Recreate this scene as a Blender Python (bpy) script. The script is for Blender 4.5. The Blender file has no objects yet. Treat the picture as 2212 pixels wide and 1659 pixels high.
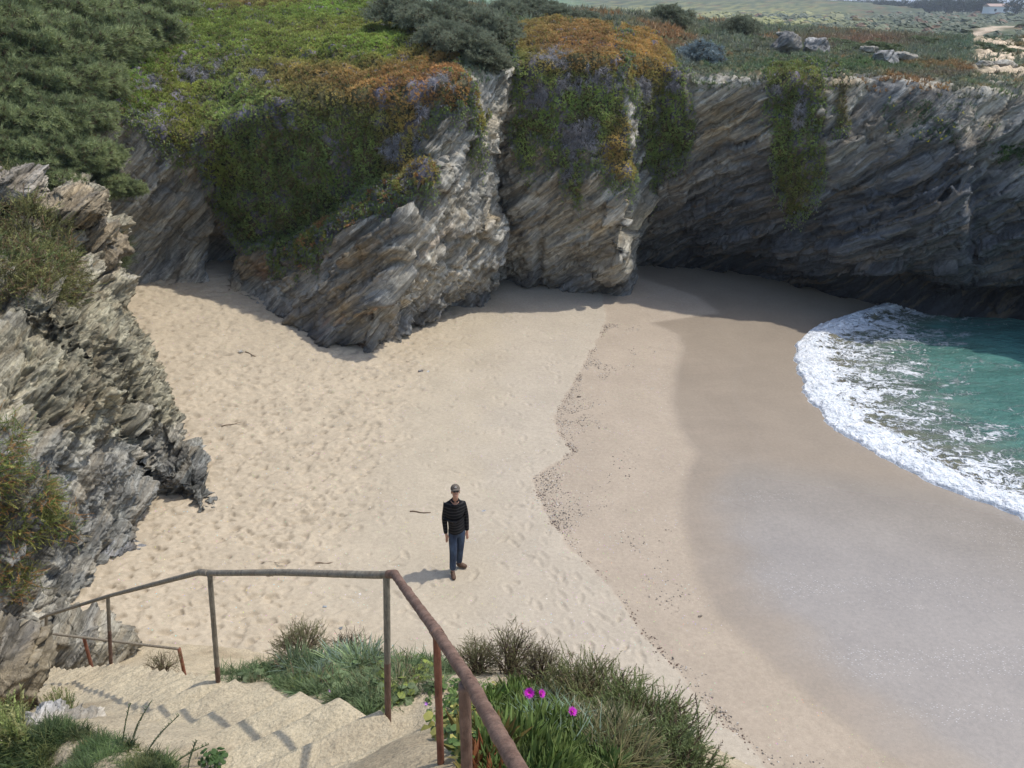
import bpy, math, random
import numpy as np
from math import radians, sin, cos, tan, pi

random.seed(7)
rng = np.random.default_rng(7)
scene = bpy.context.scene
COL = scene.collection

# ------------------------------------------------------------------ camera
CAMZ = 9.1
PITCH = radians(24.6)
FPX = 1789.0            # focal length in units of a 2212 px wide picture
cam_data = bpy.data.cameras.new('camera')
cam_data.sensor_width = 36
cam_data.lens = 36 * FPX / 2212.0
cam_data.clip_start = 0.05
cam_data.clip_end = 20000
cam = bpy.data.objects.new('camera', cam_data)
cam.location = (0, 0, CAMZ)
cam.rotation_euler = (pi / 2 - PITCH, 0, 0)
COL.objects.link(cam)
scene.camera = cam

# ------------------------------------------------------------------ light
SUN_EL, SUN_AZ = radians(62), radians(15)    # azimuth measured from +X towards +Y
sd = np.array([cos(SUN_EL) * cos(SUN_AZ), cos(SUN_EL) * sin(SUN_AZ), sin(SUN_EL)])
world = bpy.data.worlds.new('World')
scene.world = world
world.use_nodes = True
wn = world.node_tree
bg = wn.nodes['Background']
sky = wn.nodes.new('ShaderNodeTexSky')
sky.sky_type = 'NISHITA'
sky.sun_disc = False
sky.sun_elevation = SUN_EL
sky.sun_rotation = math.atan2(sd[0], sd[1])
sky.dust_density = 1.5
sky.air_density = 1.0
wn.links.new(sky.outputs[0], bg.inputs['Color'])
bg.inputs['Strength'].default_value = 0.15
sun = bpy.data.lights.new('sun', 'SUN')
sun.energy = 2.15
sun.angle = radians(1.0)
sun.color = (1.0, 0.955, 0.88)
so = bpy.data.objects.new('sun', sun)
from mathutils import Vector
so.rotation_euler = Vector(sd).to_track_quat('Z', 'Y').to_euler()
so.location = (10, 10, 40)
COL.objects.link(so)
scene.view_settings.view_transform = 'Standard'
scene.view_settings.look = 'None'
scene.view_settings.exposure = 0.60
scene.view_settings.gamma = 1.0
scene.render.resolution_x = 1024
scene.render.resolution_y = 768

# ------------------------------------------------------------------ numpy noise
_perm = np.random.default_rng(3).permutation(256).astype(np.int32)
_perm = np.concatenate([_perm, _perm])
_g = np.random.default_rng(4).normal(size=(256, 3))
_g = (_g / np.linalg.norm(_g, axis=1)[:, None]).astype(np.float32)

def perlin(P):
    P = np.asarray(P, np.float32)
    i = np.floor(P).astype(np.int32)
    f = P - i
    f = f.astype(np.float32)
    i &= 255
    u = f * f * f * (f * (f * 6 - 15) + 10)
    out = 0
    for dx in (0, 1):
        wx = u[..., 0] if dx else 1 - u[..., 0]
        for dy in (0, 1):
            wy = u[..., 1] if dy else 1 - u[..., 1]
            for dz in (0, 1):
                wz = u[..., 2] if dz else 1 - u[..., 2]
                h = _perm[_perm[_perm[(i[..., 0] + dx) & 255] + ((i[..., 1] + dy) & 255)] + ((i[..., 2] + dz) & 255)]
                g = _g[h]
                d = g[..., 0] * (f[..., 0] - dx) + g[..., 1] * (f[..., 1] - dy) + g[..., 2] * (f[..., 2] - dz)
                out = out + wx * wy * wz * d
    return out * 1.5

def fbm(P, o=4, gain=0.5, lac=2.03):
    a, s, t = 1.0, 0, 0
    P = np.asarray(P, float)
    for k in range(o):
        s = s + a * perlin(P + 17.3 * k)
        t += a
        a *= gain
        P = P * lac
    return s / t * 1.4

def voronoi(P):
    """F1, F2 and a random value of the nearest cell"""
    P = np.asarray(P, np.float32)
    i = np.floor(P).astype(np.int32)
    f1 = np.full(P.shape[:-1], 9.0, np.float32)
    f2 = np.full(P.shape[:-1], 9.0, np.float32)
    idc = np.zeros(P.shape[:-1], np.int32)
    r = np.random.default_rng(11).random((256, 3)).astype(np.float32)
    for dx in (-1, 0, 1):
        for dy in (-1, 0, 1):
            for dz in (-1, 0, 1):
                c = i + np.array([dx, dy, dz], np.int32)
                h = _perm[_perm[_perm[c[..., 0] & 255] + (c[..., 1] & 255)] + (c[..., 2] & 255)]
                q = c + r[h]
                d = q - P
                d = np.sqrt(np.einsum('...k,...k->...', d, d))
                n1 = d < f1
                f2 = np.where(n1, f1, np.minimum(f2, d))
                idc = np.where(n1, h, idc)
                f1 = np.where(n1, d, f1)
    return f1, f2, _perm[idc] / 255.0

def sstep(a, b, x):
    t = np.clip((x - a) / (b - a), 0, 1)
    return t * t * (3 - 2 * t)

# ------------------------------------------------------------------ picture <-> world
CP, SP = cos(PITCH), sin(PITCH)
def ray(x, y):
    u = (np.asarray(x, float) - 1106) / FPX
    v = (np.asarray(y, float) - 829.5) / FPX
    return u, CP - v * SP, -(SP + v * CP)
def atY(x, y, Y):
    a, b, c = ray(x, y)
    t = Y / b
    return np.stack([a * t, b * t, CAMZ + c * t], -1)
def atZ(x, y, z):
    a, b, c = ray(x, y)
    t = (z - CAMZ) / c
    return np.stack([a * t, b * t, CAMZ + c * t], -1)
def proj(P):
    P = np.asarray(P, float)
    X, Y, Z = P[..., 0], P[..., 1], P[..., 2] - CAMZ
    d = Y * CP - Z * SP
    d = np.where(d < 0.05, 0.05, d)
    v = -(Z * CP + Y * SP)
    return X / d * FPX + 1106, v / d * FPX + 829.5

def inpoly(px, py, poly):
    inside = np.zeros(np.shape(px), bool)
    n = len(poly)
    for k in range(n):
        x1, y1 = poly[k]
        x2, y2 = poly[(k + 1) % n]
        if y1 == y2:
            continue
        c = ((y1 > py) != (y2 > py)) & (px < (x2 - x1) * (py - y1) / (y2 - y1) + x1)
        inside ^= c
    return inside

# shoreline (sea level)
SEA = -0.55
shore_px = [(1900, 662), (1830, 680), (1775, 702), (1725, 732), (1718, 790), (1752, 872), (1800, 925), (1900, 985), (2000, 1035), (2100, 1080), (2212, 1120)]
shoreW = [atZ(x, y, SEA + 0.03)[:2] for x, y in shore_px]
shoreW = [np.array([18.0, 33.0]), np.array([14.5, 29.0])] + shoreW + [np.array([13.5, 11.5]), np.array([16, 8.0]), np.array([19, 3.0])]
_sy = np.array([p[1] for p in shoreW])[::-1]
_sx = np.array([p[0] for p in shoreW])[::-1]
_o = np.argsort(_sy)
_sy, _sx = _sy[_o], _sx[_o]
def shoreX(Y):
    return np.interp(Y, _sy, _sx)
def shoreXs(Y):
    return sum(np.interp(Y + k, _sy, _sx) for k in (-2.5, -1.5, -.75, 0, .75, 1.5, 2.5)) / 7

def sand_z(X, Y):
    X, Y = np.asarray(X, float), np.asarray(Y, float)
    t = shoreXs(Y) - X
    z = SEA + np.where(t < 0, 0.09 * t, 0.0)
    tt = np.clip(t, 0, None)
    z = z + 0.62 * (1 - np.exp(-tt * 0.058 / 0.62 * 1.15))
    z = z + 1.1 * sstep(1.0, 12.0, -X) * sstep(13, 25, Y)
    z = z + 0.55 * sstep(2.0, 7.0, -X) * sstep(15, 9, Y)
    return z

def onsand(x, y, dz=0.0):
    z = 0.0
    for _ in range(12):
        p = atZ(x, y, z)
        z = float(sand_z(p[0], p[1]))
    return np.array([p[0], p[1], z + dz])

# ------------------------------------------------------------------ mesh helpers
def mesh_np(name, V, F, mat=None, smooth=True, attrs=None, parent=None, link=True):
    V = np.ascontiguousarray(V, dtype=np.float32).reshape(-1, 3)
    F = np.ascontiguousarray(F, dtype=np.int32)
    me = bpy.data.meshes.new(name)
    me.vertices.add(len(V))
    me.vertices.foreach_set('co', V.ravel())
    k = F.shape[1]
    me.loops.add(F.size)
    me.loops.foreach_set('vertex_index', F.ravel())
    me.polygons.add(len(F))
    me.polygons.foreach_set('loop_start', np.arange(0, F.size, k, dtype=np.int32))
    me.update(calc_edges=True)
    me.polygons.foreach_set('use_smooth', np.full(len(F), smooth, dtype=bool))
    if attrs:
        for an, av in attrs.items():
            av = np.asarray(av, np.float32)
            if av.ndim == 2:
                if av.shape[1] == 3:
                    av = np.concatenate([av, np.ones((len(av), 1), np.float32)], 1)
                a = me.attributes.new(an, 'FLOAT_COLOR', 'POINT')
                a.data.foreach_set('color', np.ascontiguousarray(av).ravel())
            else:
                a = me.attributes.new(an, 'FLOAT', 'POINT')
                a.data.foreach_set('value', np.ascontiguousarray(av))
    if mat is not None:
        me.materials.append(mat)
    o = bpy.data.objects.new(name, me)
    if link:
        COL.objects.link(o)
    if parent is not None:
        o.parent = parent
    return o

def tag(o, label=None, cat=None, group=None, kind=None):
    if label: o['label'] = label
    if cat: o['category'] = cat
    if group: o['group'] = group
    if kind: o['kind'] = kind
    return o
def empty(name, loc, rz=0.0):
    o = bpy.data.objects.new(name, None)
    o.location = loc
    o.rotation_euler = (0, 0, rz)
    COL.objects.link(o)
    return o

def gridfaces(nu, nv):
    a = np.arange(nu * nv).reshape(nu, nv)
    return np.stack([a[:-1, :-1], a[1:, :-1], a[1:, 1:], a[:-1, 1:]], -1).reshape(-1, 4)

def gridnormals(G):
    du = np.gradient(G, axis=0)
    dv = np.gradient(G, axis=1)
    n = np.cross(du, dv)
    return n / (np.linalg.norm(n, axis=-1, keepdims=True) + 1e-9)

def smooth_grid(G, n, axis):
    for _ in range(n):
        H = G.copy()
        if axis == 0:
            H[1:-1] = (G[:-2] + 2 * G[1:-1] + G[2:]) / 4
        else:
            H[:, 1:-1] = (G[:, :-2] + 2 * G[:, 1:-1] + G[:, 2:]) / 4
        G = H
    return G

def dense(C, su, sv):
    """C: control grid (nc,nr,3). su / sv: target spacing (sv may be per row segment)."""
    nc, nr, _ = C.shape
    U = []
    for i in range(nc - 1):
        L = np.linalg.norm(C[i + 1] - C[i], axis=-1)[:5].max()
        n = max(2, int(L / su))
        U += list(i + np.arange(n) / n)
    U.append(nc - 1)
    Vv = []
    vi = []
    for j in range(nr - 1):
        L = np.percentile(np.linalg.norm(C[:, j + 1] - C[:, j], axis=-1), 70)
        s = sv[j] if hasattr(sv, '__len__') else sv
        n = max(2, int(L / s))
        vi.append(len(Vv))
        Vv += list(j + np.arange(n) / n)
    vi.append(len(Vv))
    Vv.append(nr - 1)
    U, Vv = np.array(U), np.array(Vv)
    iu = np.clip(np.floor(U).astype(int), 0, nc - 2)
    fu = (U - iu)[:, None, None]
    G = C[iu] * (1 - fu) + C[iu + 1] * fu
    iv = np.clip(np.floor(Vv).astype(int), 0, nr - 2)
    fv = (Vv - iv)[None, :, None]
    G = G[:, iv] * (1 - fv) + G[:, iv + 1] * fv
    return G, U, Vv, vi

# ------------------------------------------------------------------ materials
def newmat(name):
    m = bpy.data.materials.new(name)
    m.use_nodes = True
    nt = m.node_tree
    return m, nt, nt.nodes['Principled BSDF']
def N(nt, t, **kw):
    n = nt.nodes.new(t)
    for k, v in kw.items():
        setattr(n, k, v)
    return n
def L(nt, a, b):
    nt.links.new(a, b)
def math_(nt, op, a, b=None, clamp=False):
    n = N(nt, 'ShaderNodeMath', operation=op)
    n.use_clamp = clamp
    for i, v in enumerate((a, b)):
        if v is None: continue
        if isinstance(v, (int, float)): n.inputs[i].default_value = v
        else: L(nt, v, n.inputs[i])
    return n.outputs[0]
def mixc(nt, f, a, b, mode='MIX'):
    n = N(nt, 'ShaderNodeMix', data_type='RGBA', blend_type=mode)
    for i, v in ((0, f), (6, a), (7, b)):
        if isinstance(v, (int, float)): n.inputs[i].default_value = v
        elif isinstance(v, tuple): n.inputs[i].default_value = v + (1,) if len(v) == 3 else v
        else: L(nt, v, n.inputs[i])
    return n.outputs[2]
def ramp(nt, f, stops):
    n = N(nt, 'ShaderNodeValToRGB')
    cr = n.color_ramp
    while len(cr.elements) < len(stops): cr.elements.new(0.5)
    for e, (p, c) in zip(cr.elements, stops):
        e.position = p
        e.color = (c, c, c, 1) if isinstance(c, (int, float)) else tuple(c) + (1,)
    L(nt, f, n.inputs[0])
    return n.outputs[0]
def pos(nt):
    return N(nt, 'ShaderNodeNewGeometry').outputs['Position']
def mapping(nt, vec, scale=(1, 1, 1), rot=(0, 0, 0)):
    n = N(nt, 'ShaderNodeMapping')
    L(nt, vec, n.inputs[0])
    n.inputs['Scale'].default_value = scale
    n.inputs['Rotation'].default_value = rot
    return n.outputs[0]
def noise(nt, vec, s, det=4, rough=0.55, dist=0.0):
    n = N(nt, 'ShaderNodeTexNoise')
    L(nt, vec, n.inputs['Vector'])
    n.inputs['Scale'].default_value = s
    n.inputs['Detail'].default_value = det
    n.inputs['Roughness'].default_value = rough
    n.inputs['Distortion'].default_value = dist
    return n.outputs[0]
def attr(nt, name):
    return N(nt, 'ShaderNodeAttribute', attribute_name=name)
def bump(nt, h, strength, dist, prev=None):
    n = N(nt, 'ShaderNodeBump')
    n.inputs['Strength'].default_value = strength
    n.inputs['Distance'].default_value = dist
    L(nt, h, n.inputs['Height'])
    if prev is not None: L(nt, prev, n.inputs['Normal'])
    return n.outputs[0]

# strata frame: layers dip, their traces climb to the right
STR_N = np.array([-0.64, -0.17, 0.75]); STR_N /= np.linalg.norm(STR_N)
STR_T = np.array([0.78, 0.0, 0.62]); STR_T -= STR_N * (STR_T @ STR_N); STR_T /= np.linalg.norm(STR_T)
STR_B = np.cross(STR_N, STR_T)
def strata(P):
    return np.stack([P @ STR_T, P @ STR_B, P @ STR_N], -1)
from mathutils import Matrix
_R = Matrix([list(STR_T), list(STR_B), list(STR_N)])
STR_ROT = tuple(_R.to_euler('XYZ'))

def rock_material(name, bumpd=0.03, fine=1.0):
    m, nt, b = newmat(name)
    p = pos(nt)
    sp = mapping(nt, p, rot=STR_ROT)          # into the strata frame
    s1 = mapping(nt, sp, scale=(0.9, 0.9, 9.0))
    s2 = mapping(nt, sp, scale=(2.2, 2.2, 26.0))
    n1 = noise(nt, s1, 1.0 * fine, 6, 0.62, 0.12)
    n2 = noise(nt, s2, 1.0 * fine, 5, 0.6, 0.08)
    n3 = noise(nt, p, 9.0 * fine, 5, 0.6)
    c = attr(nt, 'col').outputs['Color']
    k1 = ramp(nt, n1, [(0.28, 0.62), (0.5, 0.98), (0.72, 1.25)])
    k2 = ramp(nt, n2, [(0.3, 0.7), (0.5, 1.0), (0.72, 1.25)])
    wa = N(nt, 'ShaderNodeTexNoise'); L(nt, sp, wa.inputs['Vector']); wa.inputs['Scale'].default_value = 1.5 * fine; wa.inputs['Detail'].default_value = 4
    am = N(nt, 'ShaderNodeVectorMath', operation='MULTIPLY_ADD'); L(nt, wa.outputs['Color'], am.inputs[0]); am.inputs[1].default_value = (.40, .40, .10); L(nt, sp, am.inputs[2])
    beds = []
    for sc3, off in (((0.30, 0.45, 2.4), 0.0), ((0.9, 1.2, 7.5), 3.7), ((3.6, 4.0, 22.0), 9.1)):
        vb_ = N(nt, 'ShaderNodeTexVoronoi'); L(nt, mapping(nt, am.outputs[0], scale=sc3), vb_.inputs['Vector']); vb_.inputs['Scale'].default_value = fine
        sb_ = N(nt, 'ShaderNodeSeparateColor'); L(nt, vb_.outputs['Color'], sb_.inputs[0])
        beds.append(sb_.outputs[0])
    k3 = ramp(nt, n3, [(0.3, 0.72), (0.5, 1.0), (0.75, 1.35)])
    c = mixc(nt, 1.0, c, k1, 'MULTIPLY')
    c = mixc(nt, 0.5, c, k2, 'MULTIPLY')
    c = mixc(nt, 1.0, c, ramp(nt, beds[0], [(0.0, 0.72), (1.0, 1.22)]), 'MULTIPLY')
    c = mixc(nt, 1.0, c, ramp(nt, beds[1], [(0.0, 0.66), (1.0, 1.28)]), 'MULTIPLY')
    c = mixc(nt, 1.0, c, ramp(nt, beds[2], [(0.0, 0.80), (1.0, 1.15)]), 'MULTIPLY')
    c = mixc(nt, 0.7, c, k3, 'MULTIPLY')
    vc_ = N(nt, 'ShaderNodeTexVoronoi', feature='DISTANCE_TO_EDGE')
    wa = N(nt, 'ShaderNodeTexNoise'); L(nt, sp, wa.inputs['Vector']); wa.inputs['Scale'].default_value = 1.5; wa.inputs['Detail'].default_value = 3
    am = N(nt, 'ShaderNodeVectorMath', operation='MULTIPLY_ADD'); L(nt, wa.outputs['Color'], am.inputs[0]); am.inputs[1].default_value = (.35, .35, .12); L(nt, sp, am.inputs[2])
    L(nt, mapping(nt, am.outputs[0], scale=(0.8, 0.8, 4.2)), vc_.inputs['Vector']); vc_.inputs['Scale'].default_value = 1.0 * fine
    ed = ramp(nt, vc_.outputs['Distance'], [(0.0, 0.0), (0.045, 1.0)])
    c = mixc(nt, ramp(nt, noise(nt, p, 0.8, 3), [(0.42, 0.0), (0.62, 0.75)]), c, mixc(nt, 1.0, c, ramp(nt, vc_.outputs['Distance'], [(0.0, 0.3), (0.03, 1.0)]), 'MULTIPLY'))
    wv = noise(nt, s1, 0.6, 4, 0.5, 0.3)
    c = mixc(nt, ramp(nt, wv, [(0.53, 0.0), (0.62, 0.25)]), c, (0.27, 0.20, 0.11))
    L(nt, c, b.inputs['Base Color'])
    b.inputs['Roughness'].default_value = 0.85
    b.inputs['Specular IOR Level'].default_value = 0.25
    h = math_(nt, 'ADD', math_(nt, 'MULTIPLY', n1, 0.5), math_(nt, 'MULTIPLY', n2, 0.3))
    h = math_(nt, 'ADD', h, math_(nt, 'MULTIPLY', n3, 0.5))
    h = math_(nt, 'ADD', h, math_(nt, 'MULTIPLY', ed, 0.14))
    h = math_(nt, 'ADD', h, math_(nt, 'MULTIPLY', beds[1], 1.2))
    h = math_(nt, 'ADD', h, math_(nt, 'MULTIPLY', beds[2], 0.30))
    L(nt, bump(nt, h, 1.0, bumpd), b.inputs['Normal'])
    return m
M_rock = rock_material('schist_rock', 0.07)
M_rock_near = rock_material('schist_rock_near', 0.05, 1.6)

def leaf_material(name, rough=0.6, trans=0.25, spec=0.3, hue=None):
    m, nt, b = newmat(name)
    c = attr(nt, 'col').outputs['Color']
    L(nt, c, b.inputs['Base Color'])
    b.inputs['Roughness'].default_value = rough
    b.inputs['Specular IOR Level'].default_value = spec
    if trans > 0:
        tr = N(nt, 'ShaderNodeBsdfTranslucent')
        L(nt, c, tr.inputs[0])
        mx = N(nt, 'ShaderNodeMixShader')
        mx.inputs[0].default_value = trans
        L(nt, b.outputs[0], mx.inputs[1])
        L(nt, tr.outputs[0], mx.inputs[2])
        L(nt, mx.outputs[0], nt.nodes['Material Output'].inputs[0])
    return m
M_leaf = leaf_material('leaves')

# ================================================================== CLIFFS AND PLATEAU
def base_pt(x, y):
    p = onsand(x, y)
    return p
# each column: base px, then (x, y, Y) for low, edge, recess, rim, slope, crest
CTRL = [
 ((-700, 700), (-700, 560, 18), (-700, 430, 18), (-700, 330, 18.2), (-700, 200, 18.5), (-650, 80, 22), (-600, -30, 30)),
 ((-250, 700), (-250, 560, 20.5), (-250, 430, 21), (-250, 330, 21.3), (-250, 200, 22), (-250, 90, 25), (-250, -12, 33)),
 ((60, 660), (60, 560, 23.2), (60, 430, 23.3), (60, 330, 23.3), (60, 235, 23.4), (50, 105, 27), (40, -12, 35)),
 ((200, 650), (200, 540, 24.2), (200, 430, 24.3), (200, 330, 24.2), (195, 250, 24.0), (180, 110, 28), (170, -12, 36)),
 ((300, 628), (300, 540, 25.3), (300, 430, 25.2), (300, 340, 25.1), (300, 265, 24.9), (300, 115, 29), (300, -6, 37)),
 ((420, 613), (418, 530, 26.4), (415, 450, 26.2), (420, 370, 26.0), (430, 300, 25.6), (430, 125, 29), (430, -2, 38)),
 ((478, 620), (474, 560, 26.9), (475, 490, 27.0), (480, 380, 26.7), (500, 270, 25.6), (500, 115, 29), (500, 0, 38)),
 ((512, 640), (520, 605, 25.6), (545, 560, 25.4), (545, 535, 25.9), (590, 225, 25.1), (580, 110, 29), (580, 3, 38)),
 ((590, 685), (605, 620, 23.9), (655, 530, 24.2), (655, 505, 25.3), (680, 215, 24.7), (680, 105, 28.5), (680, 5, 38)),
 ((700, 745), (730, 620, 22.6), (790, 448, 22.9), (790, 425, 24.4), (790, 205, 24.2), (780, 100, 28), (780, 8, 38)),
 ((790, 764), (840, 600, 21.7), (918, 378, 22.4), (914, 340, 23.3), (935, 195, 23.7), (890, 90, 28), (880, 10, 38)),
 ((822, 738), (872, 600, 22.3), (948, 400, 22.8), (958, 330, 23.3), (1000, 175, 23.9), (960, 85, 28), (960, 13, 38)),
 ((900, 702), (932, 600, 23.5), (985, 420, 23.9), (1000, 320, 24.2), (1040, 172, 24.9), (1010, 85, 29), (1010, 15, 38)),
 ((1000, 664), (1015, 580, 25.2), (1040, 420, 25.2), (1045, 310, 25.4), (1080, 165, 25.8), (1055, 85, 30), (1050, 18, 39)),
 ((1072, 650), (1080, 580, 25.9), (1068, 430, 26.1), (1066, 310, 26.2), (1105, 150, 26.5), (1085, 80, 31), (1085, 20, 40)),
 ((1084, 607), (1068, 560, 28.3), (1063, 430, 27.9), (1070, 310, 27.6), (1118, 150, 27.2), (1110, 80, 31), (1110, 21, 40)),
 ((1150, 621), (1120, 540, 27.6), (1110, 430, 27.2), (1130, 310, 27.0), (1150, 140, 27.0), (1150, 75, 31), (1150, 22, 40)),
 ((1240, 628), (1240, 540, 27.0), (1240, 430, 26.8), (1240, 310, 26.8), (1250, 130, 27.0), (1240, 75, 31), (1240, 26, 40)),
 ((1343, 641), (1347, 540, 26.5), (1357, 420, 26.6), (1350, 310, 26.9), (1345, 130, 27.4), (1340, 81, 31), (1340, 34, 41)),
 ((1351, 600), (1362, 540, 29.0), (1362, 420, 28.4), (1360, 310, 28.2), (1372, 130, 28.3), (1370, 85, 32), (1370, 36, 42)),
 ((1358, 571), (1380, 520, 30.6), (1400, 400, 29.6), (1410, 310, 29.1), (1430, 140, 28.8), (1430, 90, 33), (1430, 40, 44)),
 ((1500, 578), (1500, 500, 30.2), (1500, 400, 29.2), (1500, 300, 28.6), (1510, 175, 28.4), (1500, 115, 34), (1500, 48, 46)),
 ((1640, 597), (1640, 500, 28.6), (1640, 400, 28.0), (1640, 300, 27.6), (1645, 172, 27.8), (1640, 120, 35), (1640, 60, 50)),
 ((1780, 635), (1780, 520, 27.3), (1780, 420, 26.9), (1780, 300, 26.9), (1790, 165, 27.4), (1780, 120, 36), (1780, 68, 50)),
 ((1860, 662), (1870, 540, 26.2), (1880, 430, 26.2), (1890, 300, 26.6), (1900, 175, 27.3), (1880, 128, 36), (1880, 74, 50)),
 ((1980, 678), (2000, 545, 25.2), (2000, 430, 25.4), (2000, 300, 25.9), (2000, 188, 26.8), (2000, 140, 35), (2000, 82, 50)),
 ((2088, 690), (2084, 520, 24.8), (2084, 430, 24.9), (2090, 300, 25.6), (2090, 200, 26.5), (2090, 145, 34), (2090, 86, 50)),
 ((2096, 690), (2098, 520, 25.6), (2098, 430, 25.4), (2105, 300, 25.7), (2105, 200, 26.4), (2105, 146, 34), (2105, 86, 50)),
 ((2212, 706), (2212, 540, 24.9), (2212, 430, 24.8), (2212, 300, 25.4), (2212, 195, 26.1), (2212, 150, 34), (2212, 88, 50)),
 ((2600, 760), (2600, 560, 22.5), (2600, 430, 22.5), (2600, 310, 23), (2600, 200, 24), (2600, 150, 34), (2600, 95, 50)),
 ((3300, 860), (3300, 600, 19), (3300, 430, 19), (3300, 310, 20), (3300, 200, 22), (3300, 150, 34), (3300, 110, 50)),
]
rows = []
for c in CTRL:
    b = base_pt(*c[0])
    if b[0] > shoreX(b[1]):
        b = atZ(c[0][0], c[0][1], SEA)
    p = [b + np.array([0, 0.5, -0.9]), b]
    for q in c[1:]:
        p.append(atY(*q))
    last = p[-1]
    s = last / np.linalg.norm(last[:2])
    p.append(last + np.array([s[0] * 10, s[1] * 10, -1.0]))
    p.append(last + np.array([s[0] * 32, s[1] * 32, 4.6 - last[2]]))
    rows.append(p)
Cg = np.array(rows)                       # rows: 0 under,1 base,2 low,3 edge,4 recess,5 rim,6 slope,7 crest,8 back,9 far
Gd, Uc, Vr, VI = dense(Cg, 0.05, [0.15, 0.05, 0.05, 0.05, 0.05, 0.055, 0.12, 0.4, 1.0])
Gd = smooth_grid(Gd, 26, 0)
Gd = smooth_grid(Gd, 14, 1)
nu, nv = Gd.shape[:2]
PX, PY = proj(Gd)
NRM = gridnormals(Gd)
if (NRM[:, VI[2]:VI[5], 1].mean() > 0): NRM = -NRM
vv = Vr[None, :] * np.ones((nu, 1))
uu = Uc[:, None] * np.ones((1, nv))

# warped picture coordinates for ragged mat edges
w1 = fbm(Gd * 0.9, 3)
w2 = fbm(Gd * np.array([3.5, 3.5, 0.5]) + 9, 3)     # vertical streaks
w3 = fbm(Gd * 3.0 + 4, 3)
QX = PX + w1 * 22 + w3 * 10
QY = PY + w1 * 16 + w2 * 55 * sstep(5.6, 4.6, vv) + w3 * 8
MATS = {
 'slope': [(170, 236), (230, 130), (300, 40), (370, -10), (420, -60), (860, -60), (935, 60), (985, 105), (1000, 150), (1010, 178), (975, 200), (960, 255), (935, 200), (925, 240), (905, 255), (905, 330), (935, 345), (938, 375), (905, 400), (860, 420), (800, 430), (740, 480), (690, 540), (655, 545), (600, 560), (565, 530), (520, 520), (475, 450), (440, 370), (425, 300), (380, 320), (330, 275), (250, 250)],
 'buttress': [(1110, 60), (1200, 45), (1320, 60), (1345, 100), (1340, 170), (1345, 250), (1362, 375), (1330, 395), (1310, 365), (1280, 350), (1262, 340), (1258, 430), (1228, 430), (1215, 370), (1190, 320), (1160, 300), (1148, 345), (1128, 340), (1120, 240), (1112, 150)],
 'corner': [(1340, 60), (1400, 75), (1450, 130), (1490, 180), (1500, 290), (1480, 340), (1450, 345), (1432, 400), (1415, 395), (1392, 330), (1385, 250), (1355, 200), (1345, 150)],
 'right': [(1660, 150), (1765, 150), (1772, 240), (1768, 300), (1790, 370), (1740, 440), (1695, 450), (1684, 390), (1668, 300), (1660, 230)],
 'thin': [(1788, 160), (1820, 168), (1822, 240), (1812, 300), (1798, 290), (1796, 220)],
 'strand': [(1000, 185), (1020, 180), (1040, 260), (1040, 315), (1024, 310), (1012, 250)],
}
matmask = {k: inpoly(QX, QY, v) & (vv > 1.6) for k, v in MATS.items()}
anymat = np.zeros_like(PX, bool)
for k in matmask: anymat |= matmask[k]
top = sstep(5.0, 5.25, vv + 0.25 * w3 + 0.15 * w1)          # plateau cover
blur = anymat.astype(float)
for _ in range(5):
    blur = smooth_grid(smooth_grid(blur, 1, 0), 1, 1)
vegm = np.clip(np.maximum(blur, top), 0, 1)

# rock relief
S = strata(Gd)
warp = fbm(Gd * 0.7, 3)
Sw = S + np.stack([warp * 0.15, warp * 0.15, warp * 0.12], -1)
lay = fbm(Sw * np.array([0.22, 0.35, 3.2]), 5, 0.6)
lay2 = fbm(Sw * np.array([0.7, 1.0, 9.0]) + 5, 4, 0.6)
f1, f2, cid = voronoi(Sw * np.array([0.45, 0.6, 1.3]) + fbm(Gd * 1.7, 3)[..., None] * 0.25)
f1b, f2b, cidb = voronoi(Sw * np.array([1.3, 1.6, 4.2]) + 7 + fbm(Gd * 3.1, 3)[..., None] * 0.3)
big = fbm(Gd * 0.38 + 3, 4)
s1_, s2_, sid = voronoi(Sw * np.array([0.16, 0.30, 1.9]) + 3.3 + fbm(Gd * 0.9 + 5, 3)[..., None] * 0.15)
s3_, s4_, sid2 = voronoi(Sw * np.array([0.5, 0.7, 5.0]) + 8.3 + fbm(Gd * 2.1 + 5, 3)[..., None] * 0.2)
slabs = (sid - .5) * 0.58 + (sid2 - .5) * 0.20
crack = 1 - sstep(0.0, 0.09, f2 - f1)
ragged = sstep(10.4, 11.2, uu) * sstep(16.2, 15.4, uu)       # crumbly pale face of the middle buttress
rag = np.abs(fbm(Gd * 1.9 + 2, 5, 0.6))
rock_h = (lay * 0.10 + slabs + (cid - 0.5) * 0.20 + (cidb - 0.5) * 0.06 + lay2 * 0.025 + big * 0.38 - crack * 0.08)
r1_, r2_, rid_ = voronoi(Gd * np.array([1.0, 1.0, 1.3]) + fbm(Gd * 1.6 + 15, 3)[..., None] * .3)
r3_, r4_, rid2 = voronoi(Gd * np.array([2.7, 2.7, 3.4]) + 5 + fbm(Gd * 3.6 + 15, 3)[..., None] * .3)
rock_h = rock_h * (1 - 0.25 * ragged) - ragged * (rag * 0.28 - 0.08) + ragged * ((rid_ - .5) * .34 + (rid2 - .5) * .16)
rock_h = rock_h * (1 - 0.6 * sstep(4.3, 4.95, vv))
# wave cut notch at the foot of the right cliff, and blocks
rightc = sstep(20.0, 22.0, uu)
notch = rightc * sstep(23.0, 24.5, uu) * np.exp(-((Gd[..., 2] - 0.0) / 0.55) ** 2) * 1.3
rock_h = rock_h - notch
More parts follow.
